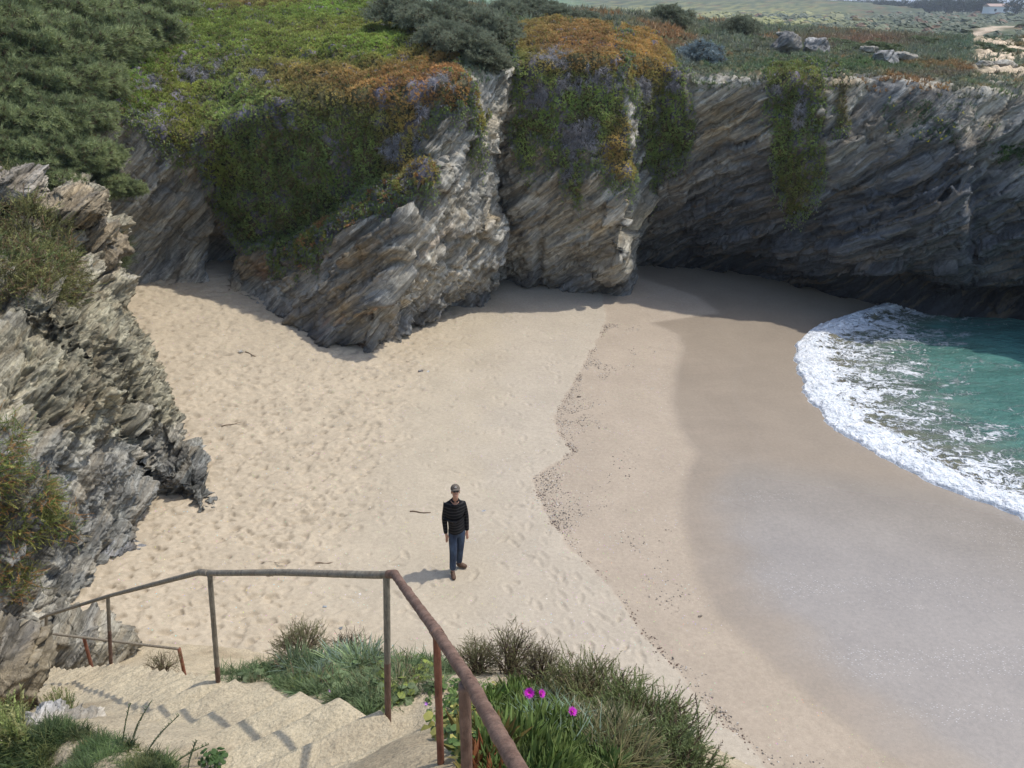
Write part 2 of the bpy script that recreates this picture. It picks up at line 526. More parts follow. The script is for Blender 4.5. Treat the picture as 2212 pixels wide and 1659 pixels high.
# small cave and dark cleft of the cove wall
for (cx, cy, rx, ry, dd) in [(908, 425, 12, 24, 0.9), (473, 560, 14, 60, 0.9), (1163, 560, 8, 60, 0.35), (1100, 640, 60, 14, 0.3), (425, 405, 16, 18, 0.3), (1590, 560, 60, 10, .5)]:
    rock_h -= dd * np.exp(-((PX - cx) / rx) ** 2 - ((PY - cy) / ry) ** 2)
veg_h = 0.10 + 0.22 * fbm(Gd * 1.6 + 8, 4) + 0.10 * w3
streak_h = 0.15 * np.abs(w2)
veg_h = veg_h + streak_h * sstep(5.4, 4.6, vv)
fade = sstep(9.0, 7.5, vv)
damp0 = 1.0
H = rock_h * (1 - vegm) + veg_h * vegm * fade
Gp = Gd + NRM * H[..., None] * np.where(vegm > 0.5, 1, 1)[..., None]

# colour of the rock itself
Xw, Yw, Zw = Gd[..., 0], Gd[..., 1], Gd[..., 2]
def lerp(a, b, t):
    return a + (b - a) * t[..., None]
cA = np.array([0.345, 0.315, 0.25]); cO = np.array([0.39, 0.295, 0.17]); cW = np.array([0.50, 0.475, 0.41])
cG = np.array([0.25, 0.25, 0.23]); cD = np.array([0.028, 0.030, 0.034]); cB = np.array([0.075, 0.082, 0.090])
col = np.ones(Gd.shape) * cA
col = lerp(col, cO, sstep(0.05, 0.5, fbm(Sw * np.array([.3, .3, 1.2]) + 20, 4)) * 0.7)
col = lerp(col, cG, sstep(0.0, 0.45, fbm(Sw * np.array([.4, .4, 1.5]) + 31, 4)) * 0.8)
col = lerp(col, cW, ragged * sstep(-0.25, 0.25, fbm(Gd * 1.5 + 12, 4)) * 0.5)
bt = sstep(14.5, 15.5, uu) * sstep(19.2, 18.6, uu)
col = lerp(col, cW, bt * sstep(0.0, 0.4, fbm(Gd * 1.3 + 14, 4)) * sstep(1.2, 3.5, Zw) * 0.55)
rightg = sstep(20.5, 21.5, uu) * sstep(5.4, 3.2, Zw + .8 * w1)
col = lerp(col, np.array([0.165, 0.17, 0.17]), rightg * .6)
# dark algae and wet stain, low on the sea side; cave shade painted in
lowd = sstep(19.0, 21.0, uu)
hd = 3.6 + 1.3 * sstep(22, 25, uu) + 1.4 * fbm(Sw * np.array([.25, .25, .9]) + 40, 4)
col = lerp(col, cB, lowd * sstep(hd + 1.6, hd - 1.0, Zw) * 0.88)
col = lerp(col, cD, lowd * sstep(0.9, 0.0, Zw - 0.5 * sstep(23, 25, uu) + 0.3 * w1) * 0.95)
col = lerp(col, cB * .9, lowd * sstep(0.15, 0.5, fbm(Sw * np.array([.2, .2, .8]) + 55, 4)) * 0.75)
mlow = sstep(6.5, 8, uu) * sstep(19.5, 19, uu)
col = lerp(col, cB * 1.3, mlow * sstep(1.0, 0.1, Zw + 0.6 * w1) * 0.7)
rust = sstep(0.25, 0.5, fbm(Sw * np.array([.5, .5, 3]) + 70, 3)) * sstep(4.5, 1, Zw) * sstep(6, 7, uu) * sstep(14, 11, uu)
col = lerp(col, np.array([0.30, 0.15, 0.07]), rust * 0.5)
col = lerp(col, np.array([0.42, 0.38, 0.30]), sstep(4.85, 5.05, vv) * sstep(0.1, 0.4, w1) * (uu > 19) * .8)
soil = np.array([0.095, 0.085, 0.040])
dead = np.array([0.16, 0.145, 0.165])
vc = lerp(np.ones(Gd.shape) * soil, dead, sstep(0.0, 0.4, fbm(Gd * 1.1 + 60, 3)) * (anymat.astype(float)))
vc = np.where((top > .5)[..., None] & ~anymat[..., None], np.array([0.085, 0.085, 0.045]), vc)
sandy = sstep(2060, 2150, PX) * sstep(195, 150, PY) * sstep(5.02, 5.2, vv)
vc = lerp(vc, np.array([0.55, 0.44, 0.31]), sandy * sstep(-0.3, 0.0, w1))
colf = lerp(col, vc, vegm)

fl = gridfaces(nu, nv).reshape(nu - 1, nv - 1, 4)
jr = int(VI[5])
def cut(name, i0, i1, j0, j1, mat):
    sub = Gp[i0:i1 + 1, j0:j1 + 1]
    f = gridfaces(sub.shape[0], sub.shape[1])
    return mesh_np(name, sub, f, mat, attrs={'col': colf[i0:i1 + 1, j0:j1 + 1].reshape(-1, 3)})
def ui(u): return int(np.searchsorted(Uc, u))
M_soil, nt, b = newmat('plateau_soil')
c = attr(nt, 'col').outputs['Color']
k = ramp(nt, noise(nt, pos(nt), 6, 5), [(0.3, 0.5), (0.7, 1.5)])
L(nt, mixc(nt, 1.0, c, k, 'MULTIPLY'), b.inputs['Base Color'])
b.inputs['Roughness'].default_value = 1.0
b.inputs['Specular IOR Level'].default_value = 0.05
for (nm, a, bb, lab) in [('cliff', 0, ui(6.3), 'tan rock wall of the sandy cove at left, behind the honeycombed headland'),
                         ('cliff', ui(6.3), ui(14.6), 'slanting rock buttress reaching out onto the sand, pale and crumbly on its right side'),
                         ('cliff', ui(14.6), ui(18.8), 'upright grey rock buttress in the middle, draped with ice plant'),
                         ('cliff', ui(18.8), nu - 1, 'long dark overhanging cliff along the right side above beach and water')]:
    o = cut(nm, a, bb, 0, jr, M_rock)
    tag(o, lab, 'cliff', kind='structure')
o = cut('plateau', 0, nu - 1, jr, nv - 1, M_soil)
tag(o, 'scrubby plateau on top of the cliffs', 'plateau', kind='structure')
NP = gridnormals(Gp)
if (NP[:, VI[2]:VI[5], 1].mean() > 0): NP = -NP

# ================================================================== NEAR HEADLAND (left)
HC = [
 ((250, 600), (232, 560, 23.5), (215, 500, 23.5), (180, 440, 23.5), (90, 330, 24), (-100, 200, 25)),
 ((277, 655), (256, 600, 21.3), (266, 495, 20.6), (222, 398, 20.6), (100, 330, 22), (-300, 240, 24)),
 ((285, 690), (262, 625, 20.4), (250, 540, 19.8), (205, 440, 19.5), (20, 370, 20), (-350, 280, 21)),
 ((303, 745), (272, 670, 19.3), (240, 590, 18.7), (170, 480, 18.4), (0, 410, 18.6), (-400, 330, 19)),
 ((340, 792), (310, 720, 18.4), (230, 630, 17.6), (130, 520, 17.2), (-50, 450, 17.3), (-450, 400, 17.6)),
 ((378, 860), (345, 790, 17.2), (255, 690, 16.6), (110, 570, 16.0), (-90, 500, 16.0), (-500, 450, 16.2)),
 ((398, 935), (365, 850, 15.8), (265, 740, 15.2), (90, 620, 14.7), (-120, 560, 14.7), (-500, 520, 15)),
 ((470, 1040), (425, 975, 15.0), (335, 880, 14.9), (90, 650, 14.3), (-120, 600, 14.2), (-500, 550, 14.3)),
 ((506, 1084), (455, 1035, 14.4), (340, 950, 14.7), (230, 800, 14.2), (-130, 610, 13.9), (-500, 570, 14)),
 ((440, 1108), (400, 1050, 14.1), (318, 985, 14.6), (215, 800, 14.0), (-140, 620, 13.7), (-500, 590, 13.8)),
 ((345, 1075), (315, 1010, 14.5), (290, 930, 14.5), (180, 760, 13.7), (-145, 640, 13.5), (-500, 620, 13.6)),
 ((325, 1092), (306, 970, 13.9), (250, 840, 13.3), (70, 740, 12.7), (-150, 700, 12.6), (-500, 680, 12.6)),
 ((290, 1152), (250, 1040, 12.7), (180, 920, 12.2), (40, 820, 11.8), (-160, 780, 11.6), (-550, 760, 11.6)),
 ((225, 1215), (190, 1110, 11.9), (120, 1000, 11.3), (0, 900, 10.8), (-200, 860, 10.7), (-600, 850, 10.7)),
 ((170, 1300), (130, 1200, 11.0), (60, 1080, 10.4), (-60, 980, 9.9), (-260, 950, 9.8), (-600, 930, 9.8)),
 ((60, 1345), (30, 1250, 10.2), (-30, 1150, 9.7), (-140, 1060, 9.3), (-330, 1020, 9.2), (-700, 1000, 9.2)),
 ((-120, 1400), (-120, 1300, 9.4), (-150, 1200, 9.0), (-250, 1130, 8.7), (-450, 1100, 8.5), (-800, 1100, 8.4)),
 ((-500, 1500), (-500, 1400, 8.2), (-500, 1300, 8.0), (-550, 1220, 7.8), (-700, 1200, 7.6), (-900, 1200, 7.6)),
]
rows = []
for c in HC:
    b_ = onsand(*c[0])
    p = [b_ + np.array([-0.4, 0.1, -0.8]), b_]
    for q in c[1:]: p.append(atY(*q))
    rows.append(p)
Hg = np.array(rows)
Gh, Uh, Vh, VIh = dense(Hg, 0.026, [0.1, 0.026, 0.026, 0.026, 0.03, 0.08])
Gh = smooth_grid(smooth_grid(Gh, 34, 0), 30, 1)
Nh = gridnormals(Gh)
if Nh[..., 0].mean() < 0: Nh = -Nh
HX, HY = proj(Gh)
Sh = strata(Gh)
wh = fbm(Gh * 1.1, 3)
q = Sh * np.array([2.9, 2.9, 5.0]) + fbm(Gh * 2.0, 3)[..., None] * 0.35 + fbm(Gh * 5.0, 2)[..., None] * 0.12
h1, h2, hc = voronoi(q)
q2 = Sh * np.array([6.5, 6.5, 11.0]) + 5 + fbm(Gh * 3.0, 3)[..., None] * 0.5
g1, g2, gc = voronoi(q2)
honey = inpoly(HX + wh * 40, HY + wh * 30, [(180, 600), (290, 660), (400, 880), (330, 960), (180, 960), (60, 860), (40, 700), (100, 640)]).astype(float)
for _ in range(20): honey = smooth_grid(smooth_grid(honey, 1, 0), 1, 1)
wall1 = 1 - sstep(0.02, 0.30, h2 - h1)
wall2 = 1 - sstep(0.02, 0.30, g2 - g1)
pits = -(1 - wall1) * (0.09 + 0.20 * hc) - (1 - wall2) * 0.06
layh = fbm(Sh * np.array([0.5, 0.6, 5.0]) + wh[..., None] * .5, 5, 0.6)
layf = fbm(Sh * np.array([1.6, 1.6, 16.0]) + wh[..., None] * .8, 4, 0.6)
v1, v2, vc_ = voronoi(Sh * np.array([0.7, 0.8, 1.8]) + fbm(Gh * 1.5, 3)[..., None] * 0.3)
flute = np.abs(fbm(Gh * np.array([2.6, 2.6, 0.7]) + 6, 4, .55))
lowpart = sstep(900, 1000, HY) * sstep(1300, 1150, HY)
sl1, sl2, slid = voronoi(Sh * np.array([0.35, 0.5, 2.6]) + 3.3 + fbm(Gh * 1.3 + 5, 3)[..., None] * 0.2)
sl3, sl4, slid2 = voronoi(Sh * np.array([1.0, 1.3, 7.5]) + 6.3 + fbm(Gh * 3 + 5, 3)[..., None] * 0.3)
upper = sstep(760, 560, HY)
hh = layh * 0.12 + layf * 0.04 + (slid - .5) * (0.34 + .35 * upper) + (slid2 - .5) * 0.17 + (vc_ - .5) * 0.30 - (1 - sstep(0, 0.07, v2 - v1)) * 0.10 + fbm(Gh * 0.8, 3) * 0.22
hh = hh * (1 - 0.4 * honey) + honey * pits * 1.15 - lowpart * flute * 0.28
hh = hh + (1 - honey) * (-(1 - wall2) * 0.03)
undercut = np.exp(-((Gh[..., 2] - 0.1) / 0.35) ** 2) * 0.25
hh -= undercut
Gh2 = Gh + Nh * hh[..., None]
colh = np.ones(Gh.shape) * np.array([0.31, 0.28, 0.20])
colh = lerp(colh, np.array([0.27, 0.20, 0.12]), sstep(0.1, 0.5, fbm(Sh * np.array([.5, .5, 1.6]) + 20, 4)) * .6)
colh = lerp(colh, np.array([0.21, 0.215, 0.205]), sstep(850, 1010, HY + 60 * wh) * 0.8)
colh = lerp(colh, np.array([0.40, 0.37, 0.30]), sstep(0.05, .4, fbm(Gh * 1.2 + 50, 4)) * (1 - honey) * .7)
colh = lerp(colh, np.array([0.31, 0.29, 0.20]), honey * wall1 * 0.5)
colh = lerp(colh, np.array([0.12, 0.12, 0.10]), sstep(0.2, 0.5, fbm(Gh * 1.9 + 80, 4)) * .5)
o = mesh_np('headland', Gh2, gridfaces(*Gh2.shape[:2]), M_rock_near, attrs={'col': colh.reshape(-1, 3)})
tag(o, 'near rock headland at left, weathered into honeycomb pits', 'headland', kind='structure')
NH2 = gridnormals(Gh2)
if NH2[..., 0].mean() < 0: NH2 = -NH2

# ================================================================== FAR PLAIN
fy = np.concatenate([np.linspace(46, 120, 110), np.geomspace(122, 9000, 260)])
fx = np.linspace(-1.1, 1.1, 420)
FY, FXs = np.meshgrid(fy, fx, indexing='ij')
FX = FXs * (FY + 10)
lump = fbm(np.stack([FX * 0.12, FY * 0.12, FX * 0], -1), 4)
lump2 = fbm(np.stack([FX * 0.018, FY * 0.018, FX * 0 + 3], -1), 4)
FZ = 4.3 + 0.5 * lump * sstep(1500, 100, FY) + 1.3 * lump2 * sstep(3000, 200, FY) * sstep(46, 110, FY)
kr = 0.0052 * sstep(0.46, 0.30, FX / FY)
ridge = np.clip((9.1 + FY * kr) - 4.3, 0, None) * sstep(430, 640, FY) * (kr > 1e-5)
FZ = FZ + ridge
fpx, fpy = proj(np.stack([FX, FY, FZ], -1))
cc = np.ones(FX.shape + (3,)) * np.array([0.115, 0.13, 0.08])
P2 = np.stack([FX * 0.5, FY * 0.25, FX * 0], -1)
cc = lerp(cc, np.array([0.065, 0.085, 0.05]), sstep(-0.05, 0.25, fbm(P2 * 0.5, 4)))
cc = lerp(cc, np.array([0.19, 0.11, 0.07]), sstep(0.15, 0.4, fbm(P2 * 0.22 + 9, 4)) * .6)
cc = lerp(cc, np.array([0.26, 0.25, 0.11]), sstep(-0.1, 0.15, fbm(P2 * 0.35 + 19, 4)) * sstep(130, 180, FY) * sstep(700, 450, FY) * sstep(0.02, 0.06, FX / FY) * sstep(0.42, 0.3, FX / FY))
cc = lerp(cc, np.array([0.16, 0.24, 0.13]), sstep(0.10, 0.02, FX / FY + 0.03 * lump2) * sstep(140, 200, FY))
# sandy tracks
tx = np.interp(FY, [120, 135, 160, 200, 260], [0.42, 0.49, 0.53, 0.545, 0.56])
tr = np.exp(-((FX / FY - tx + 0.012 * lump) / 0.012) ** 2) * (FY > 120) * (FY < 250)
tx2 = 150 + 12 * lump
tr2 = np.exp(-((FY - 133 - 8 * lump2) / 4) ** 2) * (FX / FY > 0.37) * (FX / FY < 0.52)
cc = lerp(cc, np.array([0.50, 0.40, 0.29]), np.clip(np.maximum(tr, tr2), 0, 1))
o = mesh_np('far_plain', np.stack([FX, FY, FZ], -1), gridfaces(*FX.shape), M_soil, attrs={'col': cc.reshape(-1, 3)})
tag(o, 'flat scrubland reaching to the horizon', 'plain', kind='structure')

# ================================================================== SAND
wrack_px = [(1300, 640), (1308, 690), (1296, 720), (1262, 780), (1235, 830), (1210, 870), (1190, 905), (1205, 940), (1232, 975), (1190, 1005), (1145, 1030), (1160, 1080), (1178, 1115), (1230, 1190), (1290, 1240), (1330, 1290), (1370, 1350), (1410, 1400), (1460, 1450), (1510, 1515), (1570, 1575), (1640, 1640), (1700, 1700), (1850, 1850)]
wet_px = [(1380, 600), (1500, 640), (1548, 676), (1400, 697), (1455, 722), (1468, 750), (1450, 810), (1440, 870), (1462, 930), (1492, 980), (1468, 1040), (1458, 1090), (1476, 1170), (1492, 1250), (1530, 1320), (1600, 1390), (1680, 1460), (1760, 1530), (1850, 1600), (1935, 1659), (2100, 1780), (2300, 1900)]
def curve(pxs):
    W = np.array([onsand(x, y)[:2] for x, y in pxs])
    o = np.argsort(W[:, 1])
    return W[o, 1], W[o, 0]
wrY, wrX = curve(wrack_px)
wtY, wtX = curve(wet_px)
ny, nx = 1150, 1150
ys = np.geomspace(4.0, 36.0, ny)
ss = np.linspace(-1.0, 1.05, nx)
SY, SS = np.meshgrid(ys, ss, indexing='ij')
SX = SS * (SY + 3.0)
SZ = sand_z(SX, SY)
P = np.stack([SX, SY, SX * 0], -1)
wq = fbm(P * 0.8, 3)
dwr = SX - np.interp(SY, wrY, wrX) + 0.10 * fbm(P * 3.0, 3)
dwt = SX - np.interp(SY, wtY, wtX) + 0.05 * fbm(P * 2.0, 3)
tsh = shoreX(SY) - SX
trod = sstep(-2.0, -4.0, SX + 0.5 * wq - 0.10 * (SY - 14))
near_st = sstep(11.5, 10.0, SY) * sstep(-1.5, -3.0, SX)
trod = np.maximum(trod, near_st)
# trampled dry sand: overlapping soft hollows
a_ = radians(-25)
R = np.stack([SX * cos(a_) - SY * sin(a_), (SX * sin(a_) + SY * cos(a_)) * 1.75, SX * 0], -1)
f1, f2, ci = voronoi(R * 2.9 + fbm(P * 2.2, 3)[..., None] * 0.5)
f1c, f2c, cic = voronoi(R * 5.6 + 9 + fbm(P * 3, 2)[..., None] * 0.4)
dip = -(1 - sstep(0.22, 0.52, f1)) * (0.35 + 0.65 * ci) * 0.085 - (1 - sstep(0.15, 0.42, f1c)) * (cic) * 0.04
rid = 1 - np.abs(fbm(np.stack([R[..., 0] * 2.2, R[..., 1] * 2.4, R[..., 0] * 0], -1) + 12, 3)) * 2.2
dip = dip + 0.05 * rid * np.clip(0.6 + wq, 0, 1)
SH = trod * (dip + 0.03 * fbm(P * 1.7, 3) + 0.012 * fbm(P * 7, 3)) + 0.015 * wq * (1 - trod)
SH += 0.003 * fbm(P * 6, 3)
# step at the wrack line
SH += 0.012 * sstep(0.10, -0.05, dwr) * (1 - trod)
# single footprints
frng = np.random.default_rng(21)
def stamp(x, y, ang, l, w, dep):
    i0, i1 = np.searchsorted(ys, [y - 0.4, y + 0.4])
    if i1 - i0 < 2: return
    s0, s1 = (x - 0.4) / (y + 3), (x + 0.4) / (y + 3)
    j0, j1 = np.searchsorted(ss, [s0 - .01, s1 + .01])
    dx = SX[i0:i1, j0:j1] - x
    dy = SY[i0:i1, j0:j1] - y
    a = (dx * cos(ang) + dy * sin(ang)) / l
    b = (-dx * sin(ang) + dy * cos(ang)) / (w * (1 + 0.25 * a))
    r = np.sqrt(a * a + b * b)
    SH[i0:i1, j0:j1] += dep * (-np.exp(-(r / 0.85) ** 4) + 0.45 * np.exp(-((r - 1.25) / 0.25) ** 2) * (0.4 + 0.6 * (a > 0)))
tracks = []
for k in range(17):
    x = frng.uniform(-3.5, 1.6); y = frng.uniform(8.2, 25)
    tracks.append((x, y, frng.uniform(0.8, 2.3), int(frng.integers(8, 26))))
for k in range(9):
    tracks.append((frng.uniform(0.6, 3.4), frng.uniform(6.5, 9), frng.uniform(1.2, 2.3), int(frng.integers(8, 20))))
for (x, y, an, n) in tracks:
    for q_ in range(n):
        x += cos(an) * 0.62; y += sin(an) * 0.62; an += frng.normal(0, 0.06)
        side = 0.13 * (1 if q_ % 2 else -1)
        xx, yy = x - sin(an) * side, y + cos(an) * side
        if xx - np.interp(yy, wrY, wrX) > -0.15: continue
        stamp(xx, yy, an + frng.normal(0, .15), 0.15, 0.062, frng.uniform(0.010, 0.026))
for k in range(420):
    x = frng.uniform(-4.5, 2.6); y = frng.uniform(7.2, 26)
    if x - np.interp(y, wrY, wrX) > -0.1: continue
    stamp(x, y, frng.uniform(0, 6.3), frng.uniform(.06, .16), frng.uniform(.03, .06), frng.uniform(0.006, 0.028))
wetm = sstep(-0.10, 0.30, dwt)
SH *= 1 - 0.9 * wetm * sstep(-.5, .5, dwt)
SPT = np.stack([SX, SY, SZ + SH], -1)
dry = np.array([0.425, 0.363, 0.270]); pale = np.array([0.425, 0.367, 0.285]); damp = np.array([0.335, 0.272, 0.205])
wetc = np.array([0.275, 0.222, 0.163])
sc = np.ones(SPT.shape) * dry
sc = lerp(sc, np.array([0.44, 0.367, 0.265]), trod * 0.9)
sc = lerp(sc, pale, sstep(-1.5, 0.5, SX + wq) * (1 - trod))
sc = lerp(sc, damp * 1.1, sstep(-0.02, 0.06, dwr) * 0.75)
sc = lerp(sc, wetc, wetm)
# the last wash is a little paler where it drained away, streaks run down to the sea
swl = np.abs(dwt + 0.5 * fbm(P * .35 + 7, 3) - 1.1 - .12 * SY * .3)
stq = 0.6 * fbm(np.stack([SX * 1.2, SY * 7.0 - SX * 1.4, SX * 0 + 4], -1), 3) + fbm(np.stack([SX * 0.45 + SY * .1, SY * 2.6 - SX * 0.6, SX * 0], -1), 4)
sc = lerp(sc, np.array([0.31, 0.245, 0.18]), wetm * sstep(-0.1, 0.5, stq) * sstep(3.6, 0.4, dwt) * 0.45)
sc = lerp(sc, np.array([0.30, 0.255, 0.205]), np.exp(-(swl / .05) ** 2) * .16 * wetm)
film = sstep(0.25, 1.8, dwt + 0.5 * wq) * sstep(18.5, 16.5, SY + 0.25 * SX) 
sc = lerp(sc, np.array([0.295, 0.262, 0.222]), film * 0.85)  # grey sky sheen of the water film, painted into the colour
sattr = {'col': sc.reshape(-1, 3), 'wet': wetm.ravel(), 'film': film.ravel(),
         'wr': dwr.ravel(), 'trod': trod.ravel(), 'dwt': dwt.ravel()}
M_sand, nt, b = newmat('beach_sand')
p = pos(nt)
c = attr(nt, 'col').outputs['Color']
wet = attr(nt, 'wet').outputs['Fac']
filmA = attr(nt, 'film').outputs['Fac']
g = noise(nt, p, 110, 3, 0.7)
g2 = noise(nt, p, 14, 4, 0.6)
g3 = noise(nt, p, 0.9, 4, 0.55)
c = mixc(nt, 1.0, c, ramp(nt, g, [(0.25, 0.78), (0.5, 1.0), (0.78, 1.22)]), 'MULTIPLY')
c = mixc(nt, 0.7, c, ramp(nt, g2, [(0.3, 0.86), (0.7, 1.12)]), 'MULTIPLY')
c = mixc(nt, 0.6, c, ramp(nt, g3, [(0.3, 0.88), (0.7, 1.1)]), 'MULTIPLY')
# shell grit
vo = N(nt, 'ShaderNodeTexVoronoi'); L(nt, p, vo.inputs['Vector']); vo.inputs['Scale'].default_value = 16
grit = math_(nt, 'LESS_THAN', vo.outputs['Distance'], 0.12)
sel = math_(nt, 'GREATER_THAN', noise(nt, p, 2.0, 3), 0.50)
grit = math_(nt, 'MULTIPLY', grit, sel)
grit = math_(nt, 'MULTIPLY', grit, math_(nt, 'SUBTRACT', 1.0, wet))
c = mixc(nt, math_(nt, 'MULTIPLY', grit, 0.6), c, vo.outputs['Color'])
# foam bubbles left on the wash, in bands
vb = N(nt, 'ShaderNodeTexVoronoi'); L(nt, mapping(nt, p, scale=(0.75, 2.0, 1), rot=(0, 0, radians(-12))), vb.inputs['Vector']); vb.inputs['Scale'].default_value = 24
bub = math_(nt, 'LESS_THAN', vb.outputs['Distance'], 0.24)
sepc = N(nt, 'ShaderNodeSeparateColor'); L(nt, vb.outputs['Color'], sepc.inputs[0])
band = noise(nt, mapping(nt, p, scale=(0.12, 1.0, 1), rot=(0, 0, radians(-14))), 1.3, 3, 0.5, 0.4)
bandm = ramp(nt, band, [(0.44, 0.01), (0.60, 0.6)])
bub = math_(nt, 'MULTIPLY', bub, math_(nt, 'LESS_THAN', sepc.outputs[0], bandm))
bub = math_(nt, 'MULTIPLY', bub, filmA)
c = mixc(nt, math_(nt, 'MULTIPLY', bub, 0.45), c, (0.8, 0.79, 0.75))
L(nt, c, b.inputs['Base Color'])
r = math_(nt, 'SUBTRACT', 0.95, math_(nt, 'MULTIPLY', wet, 0.45))
r = math_(nt, 'SUBTRACT', r, math_(nt, 'MULTIPLY', filmA, 0.27))
L(nt, r, b.inputs['Roughness'])
sp_ = math_(nt, 'ADD', 0.15, math_(nt, 'MULTIPLY', wet, 0.55))
L(nt, sp_, b.inputs['Specular IOR Level'])
hb = math_(nt, 'ADD', math_(nt, 'MULTIPLY', g, 0.25), math_(nt, 'MULTIPLY', g2, 0.5))
hb = math_(nt, 'MULTIPLY', hb, math_(nt, 'SUBTRACT', 1.0, math_(nt, 'MULTIPLY', wet, 0.8)))
L(nt, bump(nt, hb, 0.8, 0.02), b.inputs['Normal'])
o = mesh_np("sand", SPT, gridfaces(ny, nx), M_sand, attrs=sattr)
tag(o, 'sandy beach, trampled and dry at left, wet and smooth at right', 'beach', kind='structure')

# ================================================================== WATER
wy = np.concatenate([np.linspace(3, 11, 60), np.linspace(11.02, 31, 620), np.linspace(31.3, 60, 40)])
wsx = np.concatenate([np.linspace(0, 11, 480), np.geomspace(11.1, 70, 60)])
WY, WS = np.meshgrid(wy, wsx, indexing='ij')
edge = np.interp(WY, _sy, _sx)
for k in (-0.6, -0.3, 0.3, 0.6): edge = edge + np.interp(WY + k, _sy, _sx)
edge /= 5
ew = 0.28 * fbm(np.stack([WY * 1.1, WY * 0, WY * 0], -1), 3) + 0.09 * fbm(np.stack([WY * 5, WY * 0, WY * 0 + 3], -1), 3)
WX = edge - 0.05 + ew * np.exp(-WS / 3) + WS
Pw = np.stack([WX, WY, WX * 0], -1)
shz = sand_z(WX, WY)
wvn = fbm(np.stack([WX * 0.5, WY * 1.1, WX * 0], -1), 4)
bore = np.exp(-((WS - 0.55) / 0.5) ** 2) * (0.10 + 0.05 * wvn)
swell = 0.09 * np.sin(WS * 1.25 + 1.1 * fbm(np.stack([WX * .12, WY * .2, WX * 0], -1), 2)) * sstep(1.5, 5, WS)
lumpy = np.abs(fbm(Pw * 3.2, 4, .6)) * 0.13 * np.exp(-((WS - 0.7) / 1.0) ** 2)
WZ = SEA + 0.03 + bore + lumpy + swell * 0.7 + 0.03 * wvn * sstep(.5, 2, WS)
WZ = np.where(WS < 0.10, shz - 0.02 + (WZ - shz + 0.02) * sstep(0, 0.10, WS), WZ)
WZ = np.maximum(WZ, shz - 0.02)
foamw = np.interp(WY, [3, 12, 15, 18, 22, 26, 28, 31], [3.6, 4.2, 4.6, 4.8, 5.4, 5.4, 3.6, 1.8])
fd = 1 - WS / foamw
cz = (np.exp(-((WS - 0.25) / 0.50) ** 2))
M_water, nt, b = newmat('sea_water')
p = pos(nt)
sA = attr(nt, 's').outputs['Fac']
fA = attr(nt, 'fd').outputs['Fac']
t1 = noise(nt, mapping(nt, p, scale=(0.5, 1.6, 1), rot=(0, 0, radians(12))), 1.4, 5, 0.6, 0.6)
base = mixc(nt, ramp(nt, math_(nt, 'ADD', math_(nt, 'MULTIPLY', sA, 0.2), math_(nt, 'MULTIPLY', math_(nt, 'SUBTRACT', t1, 0.5), 0.7)), [(0.15, 0.0), (0.85, 1.0)]), (0.20, 0.18, 0.12), (0.080, 0.195, 0.165))
base = mixc(nt, ramp(nt, math_(nt, 'MULTIPLY', sA, 0.1), [(0.5, 0.0), (0.9, 0.75)]), base, (0.060, 0.205, 0.190))
base = mixc(nt, 0.8, base, ramp(nt, noise(nt, mapping(nt, p, scale=(0.6, 2.0, 1)), 0.9, 4), [(0.3, 0.6), (0.7, 1.4)]), 'MULTIPLY')
# foam: warped cell walls and fbm threshold
wv = N(nt, 'ShaderNodeTexNoise'); L(nt, p, wv.inputs['Vector']); wv.inputs['Scale'].default_value = 1.6; wv.inputs['Detail'].default_value = 4
add = N(nt, 'ShaderNodeVectorMath', operation='MULTIPLY_ADD'); L(nt, wv.outputs['Color'], add.inputs[0]); add.inputs[1].default_value = (1.1, 1.1, 0); L(nt, p, add.inputs[2])
ve = N(nt, 'ShaderNodeTexVoronoi', feature='DISTANCE_TO_EDGE'); L(nt, mapping(nt, add.outputs[0], scale=(1.1, 2.1, 0.01)), ve.inputs['Vector']); ve.inputs['Scale'].default_value = 2.1
ve2 = N(nt, 'ShaderNodeTexVoronoi', feature='DISTANCE_TO_EDGE'); L(nt, mapping(nt, add.outputs[0], scale=(1.2, 2.4, 0.01)), ve2.inputs['Vector']); ve2.inputs['Scale'].default_value = 5.2
lines = math_(nt, 'SUBTRACT', 1.0, math_(nt, 'MULTIPLY', ve.outputs['Distance'], 4.0))
lines2 = math_(nt, 'SUBTRACT', 1.0, math_(nt, 'MULTIPLY', ve2.outputs['Distance'], 5.0))
patch = noise(nt, mapping(nt, p, scale=(0.8, 1.5, 1)), 1.1, 5, 0.65, 0.5)
f = math_(nt, 'ADD', math_(nt, 'MULTIPLY', lines, 0.38), math_(nt, 'MULTIPLY', lines2, 0.30))
f = math_(nt, 'ADD', f, math_(nt, 'MULTIPLY', math_(nt, 'SUBTRACT', patch, 0.5), 2.1))
f = math_(nt, 'ADD', f, math_(nt, 'MULTIPLY', fA, 0.80))
core = attr(nt, 'core').outputs['Fac']
f = math_(nt, 'ADD', f, math_(nt, 'MULTIPLY', core, 1.05))
fm = ramp(nt, f, [(0.60, 0.0), (0.78, 0.55), (1.05, 1.0)])
fcol = mixc(nt, ramp(nt, noise(nt, p, 5.0, 5), [(0.35, 0.0), (0.65, 1.0)]), (0.70, 0.74, 0.76), (0.90, 0.91, 0.92))
L(nt, mixc(nt, fm, base, fcol), b.inputs['Base Color'])
L(nt, math_(nt, 'ADD', 0.08, math_(nt, 'MULTIPLY', fm, 0.8)), b.inputs['Roughness'])
b.inputs['IOR'].default_value = 1.33
wb = noise(nt, mapping(nt, p, scale=(1, 2.2, 1), rot=(0, 0, radians(12))), 2.2, 5, 0.6, 0.7)
wb2 = noise(nt, mapping(nt, p, scale=(1, 1.8, 1)), 9.0, 4, 0.6, 0.3)
